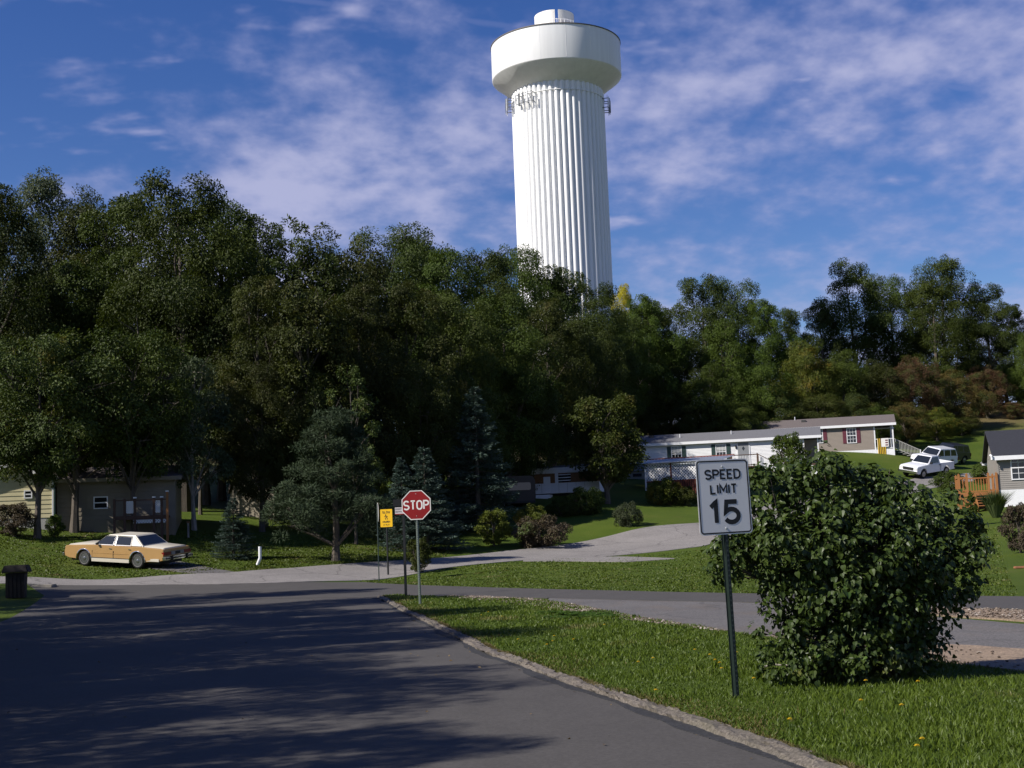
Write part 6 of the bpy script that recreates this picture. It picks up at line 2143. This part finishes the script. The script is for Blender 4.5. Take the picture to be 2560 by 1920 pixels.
V = leafverts(rest)
Fq = (np.arange(len(rest))[:, None, None] * len(hv) + hf[None]).reshape(-1, 3)
fo = put('foliage', raw_mesh('foliage', V.reshape(-1, 3), Fq, np.repeat(T[rest], len(hv)), smooth=False), LM['lilac'], bush)
fo['kind'] = 'stuff'
leaf_meshes = [raw_mesh('lilac_leaf', hv, hf, np.full(len(hv), t_)) for t_ in (0.15, 0.35, 0.6, 0.9)]
for i in pick:
    o = put('leaf', leaf_meshes[int(T[i] * 3.99)], LM['lilac'], bush)
    M = Matrix([[*(X_[i] * S_[i]), 0], [*(D[i] * S_[i]), 0], [*(N[i] * S_[i]), 0], [0, 0, 0, 1]]).transposed()
    M.translation = P[i]
    o.matrix_local = M
stems.build('stems', M_BARK, bush, True)

# ornamental grass clump by the beige house
p = atY(2150, 1100, 53 * ZS)
og = thing('ornamental_grass', 'tall clump of ornamental grass beside the deck steps', 'grass clump', (p[0], p[1], gz(p[0], p[1]) - 0.02))
hg = max(0.9, float(atY(2150, 1052, 53 * ZS)[2]) - gz(p[0], p[1]))
m = 900
a = rng.uniform(0, 6.28, m)
sp2 = rng.uniform(0.05, 1, m) ** 0.7
b0_ = np.stack([np.cos(a) * 0.15 * sp2, np.sin(a) * 0.15 * sp2, np.zeros(m)], -1)
dirv = np.stack([np.cos(a) * sp2 * 0.55, np.sin(a) * sp2 * 0.55, np.full(m, 1.0)], -1)
hgt = hg * rng.uniform(0.65, 1.0, m)
midp = b0_ + dirv * (hgt * 0.6)[:, None]
tip = b0_ + dirv * hgt[:, None] + np.stack([np.cos(a), np.sin(a), -0.4 * np.ones(m)], -1) * (0.22 * sp2 * hgt)[:, None]
sd = np.stack([-np.sin(a), np.cos(a), np.zeros(m)], -1) * 0.014
V = np.stack([b0_ - sd, b0_ + sd, midp + sd, midp - sd, tip], 1).reshape(-1, 3)
o_ = np.arange(m)[:, None] * 5
Fq = np.concatenate([o_ + np.array([[0, 1, 2]]), o_ + np.array([[0, 2, 3]]), o_ + np.array([[3, 2, 4]])])
put('blades', raw_mesh('blades', V, Fq, np.repeat(rng.uniform(0, 1, m), 5)), LM['reed'], og)

# ------------------------------------------------------------------ grass blades, stones, weeds, dandelions
LM['grass'] = leaf_mat('grass_blades', (0.042, 0.070, 0.006), (0.108, 0.144, 0.014), (0.16, 0.14, 0.05), 0.05, trans=0.3, rough=0.5, spec=0.3)


def loft_points(A, B, n, rng, bias=None):
    A, B = np.array(A, float), np.array(B, float)
    k = np.arange(len(A))
    t = rng.uniform(0, len(A) - 1, n)
    s = rng.uniform(0, 1, n)
    a = np.stack([np.interp(t, k, A[:, i]) for i in (0, 1)], -1)
    b = np.stack([np.interp(t, k, B[:, i]) for i in (0, 1)], -1)
    # even out density: accept in proportion to local area
    seg = np.linalg.norm(np.diff(A, axis=0), axis=1) + np.linalg.norm(np.diff(B, axis=0), axis=1)
    wid = np.linalg.norm(a - b, axis=1)
    w = wid * seg[np.minimum(t.astype(int), len(seg) - 1)]
    keep = rng.uniform(0, w.max(), n) < w
    return (a * (1 - s)[:, None] + b * s[:, None])[keep]


def grass(name, label, pts, zoff, hmin, hmax, wid, rng):
    dist = np.hypot(pts[:, 0], pts[:, 1])
    n = len(pts)
    z = terrain(pts[:, 0], pts[:, 1]) + zoff
    b = np.column_stack([pts, z - 0.01])
    patch = 0.75 + 0.35 * np.sin(pts[:, 0] * 1.9 + np.sin(pts[:, 1] * 1.3) * 2) * np.cos(pts[:, 1] * 1.6 + 1)
    h = rng.uniform(hmin, hmax, n) * patch
    a = rng.uniform(0, 6.28, n)
    ln = rng.uniform(0.15, 0.9, n)
    lean = np.column_stack([np.cos(a) * ln, np.sin(a) * ln, np.ones(n)])
    yaw = rng.uniform(0, 3.14, n)
    w = wid * rng.uniform(0.7, 1.3, n) * np.maximum(1, dist / 14)
    sd = np.column_stack([np.cos(yaw), np.sin(yaw), np.zeros(n)]) * w[:, None] * 0.5
    m = b + lean * np.array([0.45, 0.45, 0.62]) * h[:, None]
    t = b + lean * np.array([1.15, 1.15, 1.0]) * h[:, None]
    V = np.stack([b - sd, b + sd, m + sd * 0.75, m - sd * 0.75, t], 1).reshape(-1, 3)
    o = np.arange(n)[:, None] * 5
    Fq = np.concatenate([o + np.array([[0, 1, 2]]), o + np.array([[0, 2, 3]]), o + np.array([[3, 2, 4]])])
    tint = np.clip(0.5 * patch + rng.normal(0, 0.25, n), 0, 1)
    g = put(name, raw_mesh(name, V, Fq, np.repeat(tint, 5)), LM['grass'])
    return tag(g, label, 'grass', kind='stuff')


def thin(pts, d0, pw, rng):
    d = np.hypot(pts[:, 0], pts[:, 1])
    return pts[rng.uniform(0, 1, len(pts)) < np.minimum(1, (d0 / d) ** pw)]


rng = np.random.default_rng(101)
gp1 = thin(loft_points(vin[1:], vo[1:], 420000, rng), 12.0, 1.2, rng)
gp1 = gp1[gp1[:, 1] > 5.5]
grass('verge_grass', 'uneven green grass blades of the roadside verge', gp1, 0.05, 0.035, 0.10, 0.011, rng)
isl = thin(loft_points(up[:6], [L_[6], L_[7], L_[8], L_[9], (9.5, 52.0 * ZS), (22, 48 * ZS)], 150000, rng), 40, 1.0, rng)
grass('far_lawn_grass', 'short mown grass of the lawn between the two roads', isl, 0.0, 0.03, 0.075, 0.014, rng)
lu = [U[i] for i in (1, 2, 3, 4, 5, 6, 7)]
lu = [(-36, lu[0][1])] + lu
lawn = thin(loft_points(lu, [(x + 1.0, y + 17) for x, y in lu], 150000, rng), 58, 1.0, rng)
cx_, cy_ = car.matrix_world.translation.x, car.matrix_world.translation.y
grass('yard_grass', 'mown grass of the yard where the gold sedan stands', lawn, 0.0, 0.04, 0.09, 0.016, rng)


LM['dry'] = leaf_mat('dry_grass_blades', (0.085, 0.078, 0.022), (0.22, 0.17, 0.075), (0.06, 0.085, 0.015), 0.35, trans=0.2)
_kk = resample(KERB, 400)
_kk = _kk[(_kk[:, 1] > 9)]
_ix = rng.integers(0, len(_kk), 26000)
_dd = _kk[_ix] + np.column_stack([0.16 + np.abs(rng.normal(0, 0.30, len(_ix))) * (0.6 + 0.6 * np.sin(_kk[_ix, 1] * 1.1)) ** 2, rng.normal(0, 0.1, len(_ix))])
_g = grass('dry_verge_grass', 'dry straw coloured grass fringe along the kerb', thin(_dd, 12, 1.0, rng), 0.05, 0.03, 0.075, 0.011, rng)
_g.data.materials.clear()
_g.data.materials.append(LM['dry'])


def stones(name, label, A, B, n, smin, smax, z, mat, seed):
    r = np.random.default_rng(seed)
    pts = loft_points(A, B, n, r)
    n = len(pts)
    o8 = np.array([(1, 0, 0), (0, 1, 0), (-1, 0, 0), (0, -1, 0), (0, 0, 1), (0, 0, -1), (.6, .6, .55), (-.6, .6, .5), (-.6, -.6, .55), (.6, -.6, .5)], float)
    fc = np.array([(0, 6, 4), (6, 1, 4), (1, 7, 4), (7, 2, 4), (2, 8, 4), (8, 3, 4), (3, 9, 4), (9, 0, 4), (0, 5, 1), (1, 5, 2), (2, 5, 3), (3, 5, 0), (0, 1, 6), (1, 2, 7), (2, 3, 8), (3, 0, 9)])
    sz = r.uniform(smin, smax, n)
    sc_ = sz[:, None] * r.uniform(0.6, 1.15, (n, 3)) * np.array([1, 1, 0.7])
    a = r.uniform(0, 6.28, n)
    c, s = np.cos(a)[:, None], np.sin(a)[:, None]
    v = o8[None] * sc_[:, None, :] * r.uniform(0.8, 1.15, (n, len(o8), 1))
    x = v[..., 0] * c - v[..., 1] * s
    y = v[..., 0] * s + v[..., 1] * c
    zz = terrain(pts[:, 0], pts[:, 1]) + z + sz * 0.2
    V = np.stack([x + pts[:, :1], y + pts[:, 1:], v[..., 2] + zz[:, None]], -1).reshape(-1, 3)
    Fq = (np.arange(n)[:, None, None] * len(o8) + fc[None]).reshape(-1, 3)
    g = put(name, raw_mesh(name, V, Fq, np.repeat(r.uniform(0, 1, n), len(o8))), mat)
    return tag(g, label, 'gravel', kind='stuff')


def stone_mat():
    m, nt, out = new_mat('gravel_stone')
    at = nn(nt, 'ShaderNodeAttribute', attribute_name='tint')
    b = nn(nt, 'ShaderNodeBsdfPrincipled')
    nt.links.new(ramp(nt, at.outputs['Fac'], [(0.0, (0.06, 0.042, 0.03)), (0.4, (0.13, 0.098, 0.072)), (0.75, (0.20, 0.16, 0.125)), (1.0, (0.34, 0.30, 0.26))]), b.inputs['Base Color'])
    b.inputs['Roughness'].default_value = 0.85
    nt.links.new(b.outputs[0], out.inputs[0])
    return m


M_STONE = stone_mat()
stones('gravel', 'band of tan gravel between the verge grass and the old driveway', ysc([(-2.1, 31.7), (-0.9, 30.4), (0.3, 28.5), (1.4, 25.2), (2.15, 21.8), (3.0, 18.9), (3.5, 17.6)]),
       ysc([(-2.2, 31.2), (-1.3, 29.0), (-0.2, 26.6), (0.9, 23.9), (1.85, 21.0), (2.85, 18.4), (3.35, 17.4)]), 9000, 0.014, 0.048, 0.045, M_STONE, 6)
stones('loose_stone', 'loose pale stones on the dirt verge beside the lilac', ysc([(4.4, 16.2), (5.5, 14.6), (7.5, 12.0)]), ysc([(4.6, 14.4), (5.2, 12.7), (6.0, 11.0)]), 170, 0.012, 0.035, 0.02, M_STONE, 7)
stones('mulch_stone', 'coarse stones and bark in the bed beyond the old driveway', ysc([(6.6, 21.9), (8.1, 20.8), (9.4, 19.6), (11.5, 17.2)]), ysc([(6.7, 20.9), (7.7, 19.1), (8.5, 17.4), (10.4, 14.6)]), 2200, 0.012, 0.042, 0.035, M_STONE, 8)
p = hit(1262, 1338)
w_ = place_tree('weed_patch', 'mound', 'weed', p[0], p[1], 0.22, 1.7, 'broad leafy weed patch in the verge beside the gravel', 'weeds', None, 0.4)
p = hit(1190, 1330)
place_tree('weed_patch', 'mound', 'weed', p[0], p[1], 0.16, 0.9, 'small leafy weed tuft in the verge beside the gravel', 'weeds', None, 2.4)

# dandelions
M_PETAL = smat('dandelion_petals', (0.62, 0.42, 0.01), 0.7, 0.1)
M_STALK = smat('dandelion_stalk', (0.08, 0.13, 0.03), 0.7, 0.1)
hm_ = MB()
for ring_, (r_, zz) in enumerate(((0.021, 0.0), (0.016, 0.006), (0.009, 0.010))):
    for k in range(10):
        a = 2 * math.pi * (k + 0.5 * ring_) / 10
        hm_.add([(0, 0, zz), (r_ * math.cos(a - 0.25), r_ * math.sin(a - 0.25), zz + 0.004), (r_ * 1.12 * math.cos(a), r_ * 1.12 * math.sin(a), zz + 0.002), (r_ * math.cos(a + 0.25), r_ * math.sin(a + 0.25), zz + 0.004)], [(0, 1, 2, 3)])
head_me = hm_.mesh('flower_head')
stalk_me = MB().tube([(0, 0, -0.02), (0.006, 0, 0.05), (0, 0, 0.095)], 0.0025, 5).mesh('stalk')
DAND = [(1182, 1410), (1195, 1402), (1198, 1390), (1240, 1398), (1306, 1364), (1085, 1343), (1040, 1340), (1055, 1333), (1412, 1443), (1418, 1520), (1535, 1436), (1546, 1448), (1556, 1455), (1560, 1468), (1592, 1430), (1502, 1424), (1630, 1492), (1872, 1498), (1985, 1500), (1862, 1545), (1950, 1556), (1708, 1590), (1995, 1638), (1984, 1655), (1380, 1452), (1120, 1398)]
for (px, py) in DAND:
    p = hit(px, py + 4)
    d_ = thing('dandelion', 'small yellow dandelion flower in the roadside verge grass', 'flower', (p[0], p[1], 0.05), p[0] * 7, 'dandelions in the verge')
    put('stalk', stalk_me, M_STALK, d_)
    o = put('flower_head', head_me, M_PETAL, d_)
    o.location = (0, 0, 0.095)

# fallen leaves and grit scattered on the asphalt
rng = np.random.default_rng(55)
lp = loft_points(LEFT_EDGE[1:], [(x - 0.1, y) for x, y in KERB[1:]], 5200, rng)
edge = np.interp(lp[:, 1], [q[1] for q in KERB], [q[0] for q in KERB]) - lp[:, 0]
lp = lp[(rng.uniform(0, 1, len(lp)) < 0.06 + 0.55 * np.exp(-edge / 0.35)) & (lp[:, 1] > 8)]
n_ = len(lp)
Pz = np.column_stack([lp, terrain(lp[:, 0], lp[:, 1]) + 0.022])
V, Fq = leaves(Pz, unit(rng.normal(0, 0.3, (n_, 3)) + np.array([0, 0, 1.0])), unit(rng.normal(0, 1, (n_, 3)) * np.array([1, 1, 0.1])), rng.uniform(0.02, 0.06, n_), 0.6, rng, 0.2)
LM['litter'] = leaf_mat('fallen_leaves', (0.07, 0.045, 0.025), (0.24, 0.17, 0.07), trans=0.1)
tag(put('leaf_litter', raw_mesh('leaf_litter', V, Fq, np.repeat(rng.uniform(0, 1, n_), 4)), LM['litter']), 'dry fallen leaves and bits scattered along the asphalt edge', 'leaves', kind='stuff')
